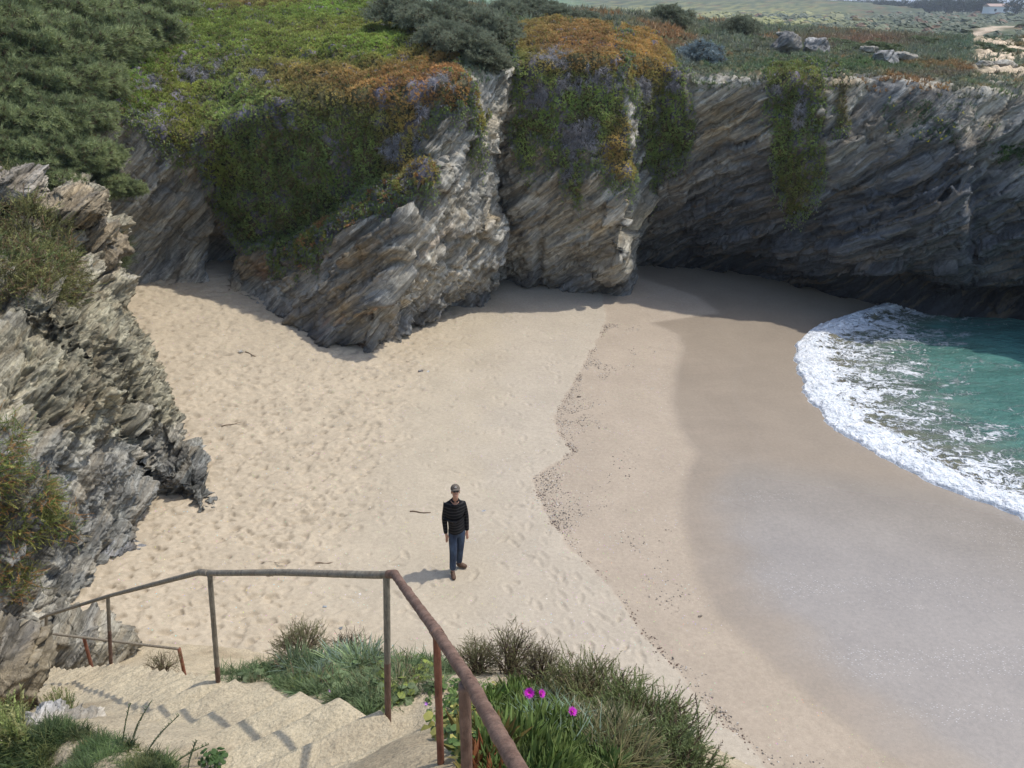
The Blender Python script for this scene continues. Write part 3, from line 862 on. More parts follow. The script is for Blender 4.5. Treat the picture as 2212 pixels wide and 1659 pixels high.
h = math_(nt, 'ADD', wb, math_(nt, 'MULTIPLY', wb2, 0.22))
h = math_(nt, 'ADD', h, math_(nt, 'MULTIPLY', fm, 0.25))
h = math_(nt, 'ADD', h, math_(nt, 'MULTIPLY', math_(nt, 'MULTIPLY', fm, noise(nt, p, 16, 4)), 0.5))
L(nt, bump(nt, h, 1.0, 0.15), b.inputs['Normal'])
o = mesh_np('water', np.stack([WX, WY, WZ], -1), gridfaces(*WX.shape), M_water,
            attrs={'s': WS.ravel(), 'fd': fd.ravel(), 'core': cz.ravel()})
tag(o, 'teal sea water with a white foaming edge running up the sand', 'water', kind='structure')

# ================================================================== FOREGROUND BANK, STAIRS, RAILS
RC = np.array([(0.75, -1.2, 7.75), (0.35, 0.1, 7.25), (0.05, 1.2, 6.72), (-0.60, 3.12, 5.80), (-1.92, 4.17, 5.02), (-4.10, 6.6, 2.85), (-5.5, 7.8, 1.62), (-6.6, 8.9, 0.75)])
LC = np.array([(-2.2, -1.4, 7.75), (-1.9, 0.0, 7.25), (-1.55, 1.1, 6.72), (-1.75, 2.35, 5.80), (-2.85, 3.15, 5.02), (-5.0, 5.65, 2.85), (-6.45, 6.9, 1.62), (-7.6, 8.0, 0.75)])
bank_pts = [atY(*q) for q in [(500, 1500, 4.5), (620, 1478, 4.6), (700, 1500, 4.1), (780, 1530, 3.6), (720, 1440, 4.9), (900, 1490, 3.75), (870, 1580, 2.95), (960, 1560, 2.9),
                              (1010, 1640, 2.15), (1100, 1600, 2.5), (1120, 1500, 3.5), (1200, 1540, 3.25), (1180, 1650, 2.25), (1320, 1560, 3.2), (1300, 1659, 2.4), (1450, 1650, 2.75), (1440, 1760, 2.3),
                              (1000, 1480, 3.75), (600, 1440, 5.1), (430, 1462, 5.3),
                              (1570, 1800, 2.65), (1650, 2000, 2.4), (1560, 1700, 3.3), (200, 1625, 3.1), (60, 1600, 3.5), (330, 1655, 2.9), (120, 1560, 4.3), (0, 1560, 4.4), (-150, 1620, 3.6), (-300, 1700, 3), (200, 1750, 2.5)]]
bank_pts += [np.array(q, float) for q in [(-0.8, 6.0, 3.2), (0.9, 5.6, 3.0), (2.5, 4.1, 3.6), (0, 7.4, 0.6), (2.6, 6.2, 0.4), (4.1, 4.0, 0.6), (-2.3, 7.2, 1.3), (-3.1, 8.6, 0.5), (-1.6, 8.2, 0.2), (5.6, 1, 0.4), (5.5, -2, 0.5),
                                          (2.0, 0.2, 6.6), (2.2, -2, 7.2), (3.4, 1.6, 5.0), (3.8, -2, 6.4), (-4, 0.2, 6.6), (-4.5, -2, 7.3), (-6, 2, 6.0), (-8, 4.5, 4.6), (0, 9.4, -0.2), (-3.6, 10, 0.1), (3, 8.5, -0.6), (6, 5, -0.8), (-8, 7.5, 2.5)]]
for i in range(len(RC)):
    bank_pts.append(RC[i] - [0, 0, .30]); bank_pts.append(LC[i] - [0, 0, .12])
bank_pts = np.array(bank_pts)
def tps_fit(P, Z, lam=0.02):
    d = np.linalg.norm(P[:, None] - P[None], axis=-1)
    K = np.where(d > 0, d * d * np.log(d + 1e-9), 0) + lam * np.eye(len(P))
    A = np.zeros((len(P) + 3, len(P) + 3))
    A[:len(P), :len(P)] = K
    Q = np.c_[np.ones(len(P)), P]
    A[:len(P), len(P):] = Q
    A[len(P):, :len(P)] = Q.T
    return np.linalg.solve(A, np.r_[Z, 0, 0, 0])
_w = tps_fit(bank_pts[:, :2], bank_pts[:, 2], 0.05)
def bank_z(X, Y):
    Q = np.stack([np.ravel(X), np.ravel(Y)], -1).astype(float)
    out = np.zeros(len(Q))
    for k in range(0, len(Q), 60000):
        d = np.linalg.norm(Q[k:k + 60000, None] - bank_pts[None, :, :2], axis=-1)
        K = np.where(d > 0, d * d * np.log(d + 1e-9), 0)
        out[k:k + 60000] = K @ _w[:-3] + _w[-3] + Q[k:k + 60000] @ _w[-2:]
    return out.reshape(np.shape(X))
bx = np.linspace(-8.5, 6.5, 420)
by = np.linspace(-2.5, 9.6, 400)
BX, BY = np.meshgrid(bx, by, indexing='ij')
BZ = bank_z(BX, BY)
Pb = np.stack([BX, BY, BX * 0], -1)
BZ = BZ + 0.05 * fbm(Pb * 2.2, 4) + 0.02 * fbm(Pb * 8, 3)
BZ = np.minimum(BZ, 7.6)
sz_ = sand_z(BX, BY)
BZ = np.where(BZ < sz_ - 0.15, sz_ - 0.15, BZ)
edgefall = sstep(7.6, 6.2, BX * 0 + np.abs(BX) + 0) 
earth = lerp(np.ones(Pb.shape) * np.array([0.47, 0.39, 0.265]), np.array([0.36, 0.29, 0.19]), sstep(0.0, 0.5, fbm(Pb * 1.2 + 4, 4)))
gd, ntg, bg_ = newmat('bank_earth')
cg_ = attr(ntg, 'col').outputs['Color']
pg = pos(ntg)
kg = ramp(ntg, noise(ntg, pg, 60, 4, .7), [(0.28, 0.65), (0.5, 1), (0.75, 1.3)])
cg_ = mixc(ntg, 1.0, cg_, kg, 'MULTIPLY')
cg_ = mixc(ntg, 0.6, cg_, ramp(ntg, noise(ntg, pg, 9, 4, .6), [(0.3, 0.8), (0.7, 1.15)]), 'MULTIPLY')
L(ntg, cg_, bg_.inputs['Base Color'])
bg_.inputs['Roughness'].default_value = 0.95
bg_.inputs['Specular IOR Level'].default_value = 0.1
hg_ = math_(ntg, 'ADD', noise(ntg, pg, 45, 4, .7), math_(ntg, 'MULTIPLY', noise(ntg, pg, 8, 4), 2.0))
L(ntg, bump(ntg, hg_, 0.9, 0.02), bg_.inputs['Normal'])
o = mesh_np('bank', np.stack([BX, BY, BZ], -1), gridfaces(*BX.shape), gd, attrs={'col': earth.reshape(-1, 3)})
tag(o, 'sandy bank falling from the stairs to the beach', 'bank', kind='structure')

# stairs: sand covered treads with worn nosings
def cum(Pp):
    return np.r_[0, np.cumsum(np.linalg.norm(np.diff(Pp[:, :2], axis=0), axis=1))]
cR = cum((RC + LC) / 2)
ds = 0.018
sA_ = np.arange(0, cR[-1], ds)
Rp = np.stack([np.interp(sA_, cR, RC[:, k]) for k in range(3)], -1)
Lp = np.stack([np.interp(sA_, cR, LC[:, k]) for k in range(3)], -1)
Rp = smooth_grid(Rp[:, None, :], 60, 0)[:, 0]
Lp = smooth_grid(Lp[:, None, :], 60, 0)[:, 0]
z0 = Rp[:, 2]
rise = 0.165
zq = z0 / rise
fr = zq - np.floor(zq)
zst = (np.floor(zq) + np.where(fr < 0.0, 0, sstep(0.72, 0.98, fr))) * rise    # tread then riser going up
zst = zst * 0.86 + z0 * 0.14 + 0.06
tt = np.linspace(-0.03, 1.0, 110)
TS, TT = np.meshgrid(np.arange(len(sA_)), tt, indexing='ij')
Pst = Rp[TS] * (1 - TT[..., None]) + Lp[TS] * TT[..., None]
zz = zst[TS]
Pst[..., 2] = 0
wn_ = fbm(Pst * 1.3, 3)
# sand drifts soften the steps away from their outer edge
soft = sstep(0.06, 0.5, TT + 0.2 * wn_)
zz = zz * (1 - 0.45 * soft) + (z0[TS] + 0.10) * 0.45 * soft
zz = zz + 0.028 * wn_ + 0.012 * fbm(Pst * 6, 3) + 0.006 * fbm(Pst * 16, 2)
zz = np.where(TT < 0, zz - 0.30, zz)
zz = np.where(TT > 0.93, zz - (TT - .93) * 1.0, zz)
Pst[..., 2] = zz
cst = np.ones(Pst.shape) * np.array([0.49, 0.41, 0.275])
cst = lerp(cst, np.array([0.40, 0.33, 0.225]), sstep(0.0, .5, fbm(Pst * 2.0 + 9, 4)) * .6)
o = mesh_np('stairs', Pst, gridfaces(*TS.shape), gd, attrs={'col': cst.reshape(-1, 3)})
tag(o, 'worn stone stairs buried in pale sand, leading down to the beach beside the rusty railing', 'stairs')

# -- tubes
def tube_mesh(pts, rad, seg=14, cap=True, rough=0.0, seed=0):
    pts = np.array(pts, float)
    rad = np.ones(len(pts)) * rad if np.isscalar(rad) else np.array(rad)
    T = np.gradient(pts, axis=0)
    T /= np.linalg.norm(T, axis=1)[:, None] + 1e-9
    ref = np.array([0.13, 0.21, 0.97]) if abs(T[0, 2]) < .8 else np.array([0.97, 0.2, 0.1])
    U = np.cross(T, ref); U /= np.linalg.norm(U, axis=1)[:, None]
    W = np.cross(T, U)
    a = np.linspace(0, 2 * pi, seg, endpoint=False)
    V = pts[:, None] + rad[:, None, None] * (np.cos(a)[None, :, None] * U[:, None] + np.sin(a)[None, :, None] * W[:, None])
    if rough:
        V = V + (V - pts[:, None]) / rad[:, None, None] * fbm(V * 22 + seed, 3)[..., None] * rough
    n = len(pts)
    F = []
    for i in range(n - 1):
        for k in range(seg):
            F.append((i * seg + k, i * seg + (k + 1) % seg, (i + 1) * seg + (k + 1) % seg, (i + 1) * seg + k))
    V = V.reshape(-1, 3)
    if cap:
        V = np.r_[V, [pts[0]], [pts[-1]]]
        for k in range(seg):
            F.append((n * seg, (k + 1) % seg, k, n * seg))
            F.append((n * seg + 1, (n - 1) * seg + k, (n - 1) * seg + (k + 1) % seg, n * seg + 1))
    return V, np.array(F)
def clean_faces(F):
    return [tuple(dict.fromkeys(f)) for f in F.tolist()]
def mesh_py(name, V, F, mat, parent=None, attrs=None, smooth=True, loc=None):
    me = bpy.data.meshes.new(name)
    V = np.asarray(V, float)
    if loc is not None: V = V - np.asarray(loc)
    me.from_pydata(V.tolist(), [], clean_faces(F) if isinstance(F, np.ndarray) else F)
    me.polygons.foreach_set('use_smooth', np.full(len(me.polygons), smooth))
    if attrs:
        for an, av in attrs.items():
            a = me.attributes.new(an, 'FLOAT_COLOR', 'POINT')
            av = np.c_[np.asarray(av, np.float32), np.ones(len(av), np.float32)]
            a.data.foreach_set('color', np.ascontiguousarray(av, np.float32).ravel())
    if mat: me.materials.append(mat)
    me.update()
    o = bpy.data.objects.new(name, me)
    COL.objects.link(o)
    if parent is not None: o.parent = parent
    return o
def resample(pts, n):
    pts = np.array(pts, float)
    c = np.r_[0, np.cumsum(np.linalg.norm(np.diff(pts, axis=0), axis=1))]
    s = np.linspace(0, c[-1], n)
    return np.stack([np.interp(s, c, pts[:, k]) for k in range(3)], -1)

def rust_material(name, base, light, amt):
    m, nt, b = newmat(name)
    p = pos(nt)
    n1 = noise(nt, p, 14, 6, .7, .3)
    n2 = noise(nt, mapping(nt, p, scale=(1, 1, .25)), 55, 5, .7)
    c = mixc(nt, ramp(nt, n1, [(0.5 - amt * .5, 0.0), (0.9 - amt * .5, 1.0)]), base, light)
    c = mixc(nt, 1.0, c, ramp(nt, n2, [(0.3, 0.5), (0.5, 1.0), (0.7, 1.35)]), 'MULTIPLY')
    L(nt, c, b.inputs['Base Color'])
    b.inputs['Roughness'].default_value = 0.82
    b.inputs['Specular IOR Level'].default_value = 0.3
    L(nt, bump(nt, math_(nt, 'ADD', n1, n2), 0.9, 0.004), b.inputs['Normal'])
    return m
M_rust = rust_material('rusty_pipe', (0.10, 0.052, 0.034), (0.20, 0.125, 0.09), 0.5)
M_rustred = rust_material('red_rust', (0.15, 0.05, 0.028), (0.22, 0.10, 0.06), 0.4)
M_pipe = rust_material('weathered_pipe', (0.14, 0.095, 0.06), (0.22, 0.19, 0.14), 0.75)

d_ = np.array([0, 0, 1.0])
T1 = atY(835, 1243, 3.14); T2 = atY(453, 1238, 4.17); T2b = atY(432, 1236, 4.30); T3 = atY(233, 1288, 6.55); T4 = atY(100, 1330, 7.75); T5 = atY(88, 1336, 7.9)
CR = atY(852, 1240, 3.10)
# near end of the rail
def at_depth(x, y, d):
    return np.array([(x - 1106) / FPX * d, d * CP - (y - 829.5) / FPX * d * SP, CAMZ - d * (SP + (y - 829.5) / FPX * CP)])
E1 = at_depth(943, 1365, 2.82); E2 = at_depth(1018, 1478, 2.30); E3 = at_depth(1118, 1659, 1.70)
E4 = E3 + (E3 - E2) * 1.2
rail = empty('handrail', tuple(RC[3]))
tag(rail, 'long rusty pipe handrail running along the sandy stairs, nearest to the camera', 'handrail')
def child(V, F, name, mat, root):
    o = mesh_py(name, V, F, mat, root, loc=root.location)
    return o
low = resample([T5, T4, T3, T2b, T2, T2 + (T1 - T2) * .5 + np.array([0, 0, 0.012]), T1, CR], 150)
low = smooth_grid(low[:, None], 6, 0)[:, 0]
V, F = tube_mesh(low, 0.0185, 14, rough=0.0012); child(V, F, 'top_rail', M_pipe, rail)
V, F = tube_mesh(resample([CR, E1, E2, E3, E4], 160), 0.0195, 18, rough=0.0035); child(V, F, 'top_rail', M_rust, rail)
V, F = tube_mesh(resample([low[-1] - (low[-1] - low[-4]) * .3, CR, CR + (E1 - CR) * .06], 20), 0.0205, 14, rough=0.001); child(V, F, 'elbow', M_rust, rail)
def coll(a, b, r, mat):
    V, F = tube_mesh(resample([a, b], 6), r, 14, rough=0.001); child(V, F, 'collar', mat, rail)
coll(E1 - (E2 - E1) * .05, E1 + (E2 - E1) * .06, 0.0225, M_rust)
coll(T2b, T2b + (T2 - T2b) * .9, 0.0215, M_pipe)
def two_tone_post(top, foot, r, root, frac=0.42, mats=(None, None), seed=0):
    a = np.array(top); b = np.array(foot)
    m = a + (b - a) * (1 - frac)
    V, F = tube_mesh(resample([a, b + (b - a) * .12], 60), r, 12, rough=0.0012, seed=seed)
    o = child(V, F, 'post', mats[0], root)
    if mats[1]:
        o.data.materials.append(mats[1])
        zc = np.zeros(len(o.data.polygons) * 3); o.data.polygons.foreach_get('center', zc)
        zc = zc.reshape(-1, 3)[:, 2] + root.location[2]
        o.data.polygons.foreach_set('material_index', (zc < m[2]).astype(np.int32))
    return o
two_tone_post(T1, atY(838, 1550, 3.14), 0.0165, rail, 0.42, (M_pipe, M_rust), 1)
two_tone_post(T2, atY(472, 1480, 4.17), 0.0165, rail, 0.18, (M_pipe, M_rust), 2)
two_tone_post(T3, atY(240, 1442, 6.62), 0.019, rail, 0.55, (M_pipe, M_rust), 3)
two_tone_post(T4, atY(99, 1458, 7.8), 0.019, rail, 0.2, (M_pipe, M_rust), 4)
two_tone_post(E1, E1 - d_ * .95 + [-.012, 0, 0], 0.0135, rail, 0.4, (M_rustred, None), 5)
two_tone_post(at_depth(1003, 1478, 2.33), at_depth(1003, 1478, 2.33) - d_ * .95, 0.0175, rail, 0.4, (M_rust, None), 6)
# lower railing at the foot of the stairs
q0, q1 = atY(96, 1367, 8.35), atY(387, 1402, 7.95)
r2 = empty('handrail', tuple(q1 - d_ * 1.0))
tag(r2, 'short low handrail at the foot of the stairs in front of the pale boulder', 'handrail')
V, F = tube_mesh(resample([q0, q1], 40), 0.017, 10, rough=0.0015); child(V, F, 'top_rail', M_pipe, r2)
for t_ in (0.30, 1.0):
    tp = q0 + (q1 - q0) * t_
    V, F = tube_mesh(resample([tp + d_ * .012 * (t_ == 1), tp - d_ * 1.1], 20), 0.0215, 10, rough=0.0015); child(V, F, 'post', M_rustred, r2)
for o_ in COL.objects: pass

# ================================================================== BOULDERS
def rock_thing(name, c, size, rot, seed, label, cat='rock', mat=M_rock_near, base=(0.36, 0.33, 0.27), lay_amp=0.10, cut=None, n=90, strat=True, layk=5.0, jag=1.0):
    """blocky layered stone: a cube-sphere pushed into facets"""
    th = np.linspace(0, pi, n); ph = np.linspace(0, 2 * pi, 2 * n)
    TH, PH = np.meshgrid(th, ph, indexing='ij')
    D = np.stack([np.sin(TH) * np.cos(PH), np.sin(TH) * np.sin(PH), np.cos(TH)], -1)
    m = (np.abs(D) ** 4).sum(-1) ** (-1 / 4)
    D = D * m[..., None]
    r_ = np.random.default_rng(seed)
    for _ in range(9):
        nn = r_.normal(size=3); nn /= np.linalg.norm(nn)
        dd = r_.uniform(0.62, 0.95)
        k = np.maximum(D @ nn - dd, 0)
        D = D - k[..., None] * nn
    D = D * np.array(size) * 0.5
    cz_, sz2 = cos(rot[2]), sin(rot[2])
    Rm = np.array(Matrix.Rotation(rot[2], 3, 'Z') @ Matrix.Rotation(rot[1], 3, 'Y') @ Matrix.Rotation(rot[0], 3, 'X'))
    D = D @ Rm.T
    W = D + np.array(c)
    nrm = D / (np.linalg.norm(D, axis=-1, keepdims=True) + 1e-9)
    Sx = strata(W)
    s = max(size)
    h = (fbm(Sx * np.array([0.8, 0.8, layk]) / 1.0 + seed, 5, .6) * lay_amp + fbm(W * 2.2 / s + seed, 3) * 0.10 * s + fbm(Sx * np.array([2.5, 2.5, layk * 4]) + seed, 3) * lay_amp * .35)
    a1, a2, ac = voronoi(Sx * np.array([1.2, 1.2, 2.8]) / s * 1.6 + seed)
    h += (ac - .5) * 0.12 * s * jag
    a1, a2, ac = voronoi(Sx * np.array([0.9, 1.1, 7.0]) / s * 1.5 + seed + 4 + fbm(W * 2 / s, 3)[..., None] * .2)
    h += (ac - .5) * 0.16 * s * jag
    a1, a2, ac = voronoi(Sx * np.array([2.2, 2.6, 16.0]) / s * 1.5 + seed + 4 + fbm(W * 5 / s, 2)[..., None] * .2)
    h += (ac - .5) * 0.05 * s
    D = D + nrm * h[..., None]
    W = D + np.array(c)
    colr = np.ones(D.shape) * np.array(base)
    colr = lerp(colr, np.minimum(np.array(base) * 1.45, .5), sstep(0, .4, fbm(W * 1.9 + seed, 4)) * .6)
    colr = lerp(colr, np.array([0.12, 0.12, 0.115]), sstep(0.05, .5, fbm(Sx * np.array([.8, .8, 3]) + seed + 9, 4)) * .6)
    o = mesh_np(name, D, gridfaces(n, 2 * n), mat, attrs={'col': colr.reshape(-1, 3)})
    o.location = c
    tag(o, label, cat)
    return o
def img_c(x, y, Y): return tuple(float(v) for v in atY(x, y, Y))
rock_thing('boulder', img_c(178, 1385, 9.1), (1.25, 1.0, 1.2), (0, 0, .3), 3, 'pale layered boulder behind the low handrail at the foot of the stairs', 'boulder', base=(0.30, 0.275, 0.215))
rock_thing('boulder', img_c(-25, 1455, 6.0), (0.95, 1.1, 1.0), (0.1, .2, .5), 5, 'big tan layered boulder at the left edge of the stairs, beside the long handrail', 'boulder', base=(0.28, 0.235, 0.16))
0 and rock_thing('rock_outcrop', tuple(onsand(400, 1030) + np.array([-0.45, 0.25, 0.35])), (2.1, 1.5, 1.75), (0.0, 0.45, -0.4), 11, 'blue-grey slab of rock jutting from the near headland onto the sand', 'rock', base=(0.17, 0.18, 0.19))
0 and rock_thing('rock_outcrop', tuple(onsand(440, 1085) + np.array([-0.1, 0.1, 0.10])), (1.15, 0.85, 0.75), (0.0, 0.5, -0.3), 12, 'low pale striped rock at the tip of the near headland', 'rock', base=(0.29, 0.28, 0.25))
rock_thing('rock_outcrop', tuple(onsand(265, 1195) + np.array([-0.1, 0.1, 0.0])), (0.8, 0.6, 0.3), (0.0, 0.2, 0.5), 13, 'small grey rock half buried in sand under the near headland', 'rock', base=(0.22, 0.22, 0.22))
rock_thing('rock_outcrop', tuple(atY(165, 450, 17.9)), (1.35, 1.5, 0.8), (0, -.2, .2), 14, 'flat topped tan rock ledge high on the near headland', 'rock', base=(0.27, 0.22, 0.145), layk=7)
rock_thing('rock_outcrop', tuple(atY(190, 520, 18.2)), (1.35, 1.5, 1.15), (0, -.2, .5), 15, 'knobbly brown rock bulge below the ledge on the near headland', 'rock', base=(0.24, 0.195, 0.13), layk=7)
rock_thing('rock_outcrop', tuple(atY(35, 400, 18.2)), (1.3, 1.2, .7), (0, 0, .2), 16, 'pale broken rock under the thicket at the left edge of the picture', 'rock', base=(0.34, 0.30, 0.24), layk=7)
rock_thing('rock_outcrop', tuple(atY(115, 1590, 3.9)), (0.5, 0.4, 0.35), (0, 0, .2), 18, 'small pale rock poking from the greenery beside the stairs', 'rock', base=(0.50, 0.45, 0.36), n=60)
# boulders on the plateau
for (x, y, Y, sx, sy, szz, rz, sd_, lab) in [
    (1692, 101, 35.0, 1.15, 0.9, 0.95, .2, 21, 'largest dark boulder on the plateau, left one of the left pair'),
    (1764, 103, 35.0, 0.92, 0.8, 0.72, -.2, 22, 'dark flat-topped boulder on the plateau, right one of the left pair'),
    (1913, 127, 33.0, 0.85, 0.7, 0.6, .1, 23, 'wedge-shaped grey boulder with pointed top on the plateau'),
    (1958, 121, 34.5, 0.85, 0.6, 0.4, -.3, 24, 'low pale boulder just right of the wedge-shaped one on the plateau'),
    (1880, 108, 35.5, 0.8, 0.5, 0.28, .4, 25, 'thin pale slab lying behind the wedge-shaped boulder on the plateau'),
    (1703, 78, 39.0, 0.9, 0.8, 0.25, .4, 26, 'thin cream slab lying behind the largest plateau boulder'),
    (2150, 145, 33.0, 1.5, 0.9, 0.5, .1, 27, 'flat layered tan slab on bare sand at the far right of the plateau')]:
    rock_thing('boulder', img_c(x, y, Y), (sx, sy, szz), (0, 0.15, rz), sd_, lab, 'boulder', mat=M_rock, base=(0.36, 0.33, 0.27) if 'pale' in lab or 'cream' in lab or 'tan' in lab else (0.27, 0.26, 0.24), lay_amp=0.03, n=50, jag=.25)

# ================================================================== VEGETATION
vrng = np.random.default_rng(5)
def blade(az, tilt, ln, w, bend=0.25, seg=1):
    """flat tapering blade as triangles"""
    out_v, out_f = [], []
    d = np.array([cos(az) * sin(tilt), sin(az) * sin(tilt), cos(tilt)])
    s = np.array([-sin(az), cos(az), 0])
    if seg == 1:
        return [-s * w / 2, s * w / 2, d * ln], [(0, 1, 2)]
    for k in range(seg):
        t = k / seg
        c_ = d * ln * t + np.array([cos(az), sin(az), 0]) * bend * ln * t * t * .6 - np.array([0, 0, 1]) * bend * ln * t * t * .6
        ww = w * (1 - t * .6)
        out_v += [c_ - s * ww / 2, c_ + s * ww / 2]
    c_ = d * ln + np.array([cos(az), sin(az), 0]) * bend * ln * .6 - np.array([0, 0, 1]) * bend * ln * .6
    out_v.append(c_)
    for k in range(seg - 1):
        a = 2 * k
        out_f += [(a, a + 1, a + 3), (a, a + 3, a + 2)]
    a = 2 * (seg - 1)
    out_f.append((a, a + 1, a + 2))
    return out_v, out_f
def finger(az, tilt, ln, w, bend=0.15):
    """three sided fleshy leaf"""
    d = np.array([cos(az) * sin(tilt), sin(az) * sin(tilt), cos(tilt)])
    s = np.array([-sin(az), cos(az), 0]); u = np.cross(d, s)
    o_ = np.array([cos(az), sin(az), 0]) * 0.02
    m = d * ln * 0.55 - np.array([cos(az), sin(az), 0]) * bend * ln * .0
    tip = d * ln + np.array([0, 0, 1]) * bend * ln
    r0 = [o_ + (s * cos(a) + u * sin(a)) * w * .45 for a in (0.5, 2.6, 4.7)]
    r1 = [m + (s * cos(a) + u * sin(a)) * w * .55 for a in (0.5, 2.6, 4.7)]
    V = r0 + r1 + [tip]
    F = []
    for k in range(3):
        k2 = (k + 1) % 3
        F += [(k, k2, 3 + k2), (k, 3 + k2, 3 + k), (3 + k, 3 + k2, 6)]
    return V, F
def merge(parts):
    V, F = [], []
    for v, f in parts:
        n = len(V)
        V += [np.array(q, float) for q in v]
        F += [tuple(i + n for i in t) for t in f]
    return np.array(V), np.array(F)
vr = np.random.default_rng(8)
def fspike(n, tmin, tmax, w, seg, bend=.25, lmin=.6):
    return merge([blade(vr.uniform(0, 2 * pi), vr.uniform(tmin, tmax), vr.uniform(lmin, 1.0), w, bend, seg) for _ in range(n)])
T_ICE_FAR = [fspike(7, 0.1, 1.2, 0.24, 1) for _ in range(3)]
T_COVER = [fspike(8, 0.1, 1.3, 0.16, 1) for _ in range(3)]
T_FEATHER = [fspike(12, 0.05, 0.95, 0.075, 1) for _ in range(3)]
T_GRASS = [fspike(9, 0.05, 0.8, 0.035, 4, .55, .5) for _ in range(3)]
T_GRASSN = [fspike(8, 0.15, 1.1, 0.028, 5, .8, .5) for _ in range(3)]
T_ICE = [merge([finger(vr.uniform(0, 2 * pi), vr.uniform(0.15, 1.0), vr.uniform(.6, 1), 0.17, .25) for _ in range(6)]) for _ in range(3)]
def sprig():
    """thin stem with short needles"""
    parts = [blade(0, 0.02, 1.0, 0.035, 0, 1), blade(pi / 2, 0.02, 1.0, 0.035, 0, 1)]
    for k in range(18):
        t = 0.1 + 0.88 * k / 18
        az = vr.uniform(0, 2 * pi)
        v, f = blade(az, vr.uniform(.5, 1.0), vr.uniform(.12, .22) * (1.15 - .6 * t), 0.045, 0, 1)
        parts.append(([np.array(q) + np.array([0, 0, t]) for q in v], f))
    return merge(parts)
T_SPRIG = [sprig() for _ in range(4)]
def roundleaf():
    parts = []
    for k in range(5):
        az = vr.uniform(0, 2 * pi); t = vr.uniform(.3, 1.1); r = vr.uniform(.22, .34)
        c_ = np.array([cos(az) * sin(t), sin(az) * sin(t), cos(t)]) * vr.uniform(.4, .9)
        n_ = np.array([cos(az) * .5, sin(az) * .5, .85]); n_ /= np.linalg.norm(n_)
        a = np.cross(n_, [0.3, .9, .1]); a /= np.linalg.norm(a); b_ = np.cross(n_, a)
        V = [c_ + n_ * .03] + [c_ + r * (a * cos(q) + b_ * sin(q)) * (1 + .12 * (i % 2)) for i, q in enumerate(np.linspace(0, 2 * pi, 10, endpoint=False))]
        F = [(0, 1 + i, 1 + (i + 1) % 10) for i in range(10)]
        parts.append((V, F))
        parts.append(([np.zeros(3) - a * .012, np.zeros(3) + a * .012, c_], [(0, 1, 2)]))
    return merge(parts)
T_ROUND = [roundleaf() for _ in range(3)]

def dome(seed):
    r_ = np.random.default_rng(seed)
    V = [np.array([0, 0, .55])]
    for rr, zz, n in ((.55, .42, 6), (1.0, 0.0, 8)):
        for k in range(n):
            a = 2 * pi * k / n + r_.normal() * .15
            V.append(np.array([cos(a) * rr, sin(a) * rr, zz]) * r_.uniform(.75, 1.2))
    F = [(0, 1 + k, 1 + (k + 1) % 6) for k in range(6)]
    for k in range(8):
        a, b_ = 7 + k, 7 + (k + 1) % 8
        i0, i1 = 1 + int(k * 6 / 8) % 6, 1 + int((k + 1) * 6 / 8) % 6
        F.append((i0, a, b_))
        if i1 != i0: F.append((i0, b_, i1))
    return np.array(V), np.array(F)
T_DOME = [dome(s_) for s_ in range(5)]
def frames(nrm, up=0.5, jit=0.35):
    n = len(nrm)
    z = nrm * (1 - up) + np.array([0, 0, 1]) * up + vrng.normal(size=(n, 3)) * jit
    z /= np.linalg.norm(z, axis=1)[:, None] + 1e-9
    a = vrng.normal(size=(n, 3))
    x = np.cross(a, z); x /= np.linalg.norm(x, axis=1)[:, None] + 1e-9
    y = np.cross(z, x)
    return np.stack([x, y, z], -1)      # columns
def scatter(name, P, nrm, tmpl, scale, color, up=0.5, jit=0.35, mat=None, parent=None, shade=0.35, loc=None, tips=None):
    Vs, Fs, Cs = [], [], []
    off = 0
    n = len(P)
    if n == 0: P = np.zeros((1, 3)); nrm = np.array([[0, 0, 1.]]); scale = np.array([0.01]); color = np.ones((1, 3)) * .1; n = 1
    scale = np.broadcast_to(scale, (n,))
    R = frames(nrm, up, jit)
    pick = vrng.integers(0, len(tmpl), n)
    for k, (tv, tf) in enumerate(tmpl):
        m = pick == k
        if not m.any(): continue
        V = np.einsum('nij,tj->nti', R[m], tv) * scale[m][:, None, None] + P[m][:, None]
        cc_ = color[m][:, None] * (1 + vrng.normal(size=(m.sum(), len(tv), 1)) * 0.10)
        if tips is not None:
            tz = np.clip(tv[:, 2] / (tv[:, 2].max() + 1e-9), 0, 1)[None, :, None]
            cc_ = cc_ * (1 - tz * .6) + (tips * .6 * tz if np.ndim(tips) == 1 else tips[m][:, None] * .6 * tz)
        F = tf[None] + (np.arange(m.sum()) * len(tv))[:, None, None] + off
        off += m.sum() * len(tv)
        Vs.append(V.reshape(-1, 3)); Fs.append(F.reshape(-1, 3)); Cs.append(np.clip(cc_, 0.002, 1).reshape(-1, 3))
    V = np.concatenate(Vs)
    if loc is not None: V = V - np.array(loc)
    o = mesh_np(name, V, np.concatenate(Fs), mat or M_leaf, smooth=False, attrs={'col': np.concatenate(Cs)}, parent=parent)
    if loc is not None and parent is None: o.location = loc
    return o

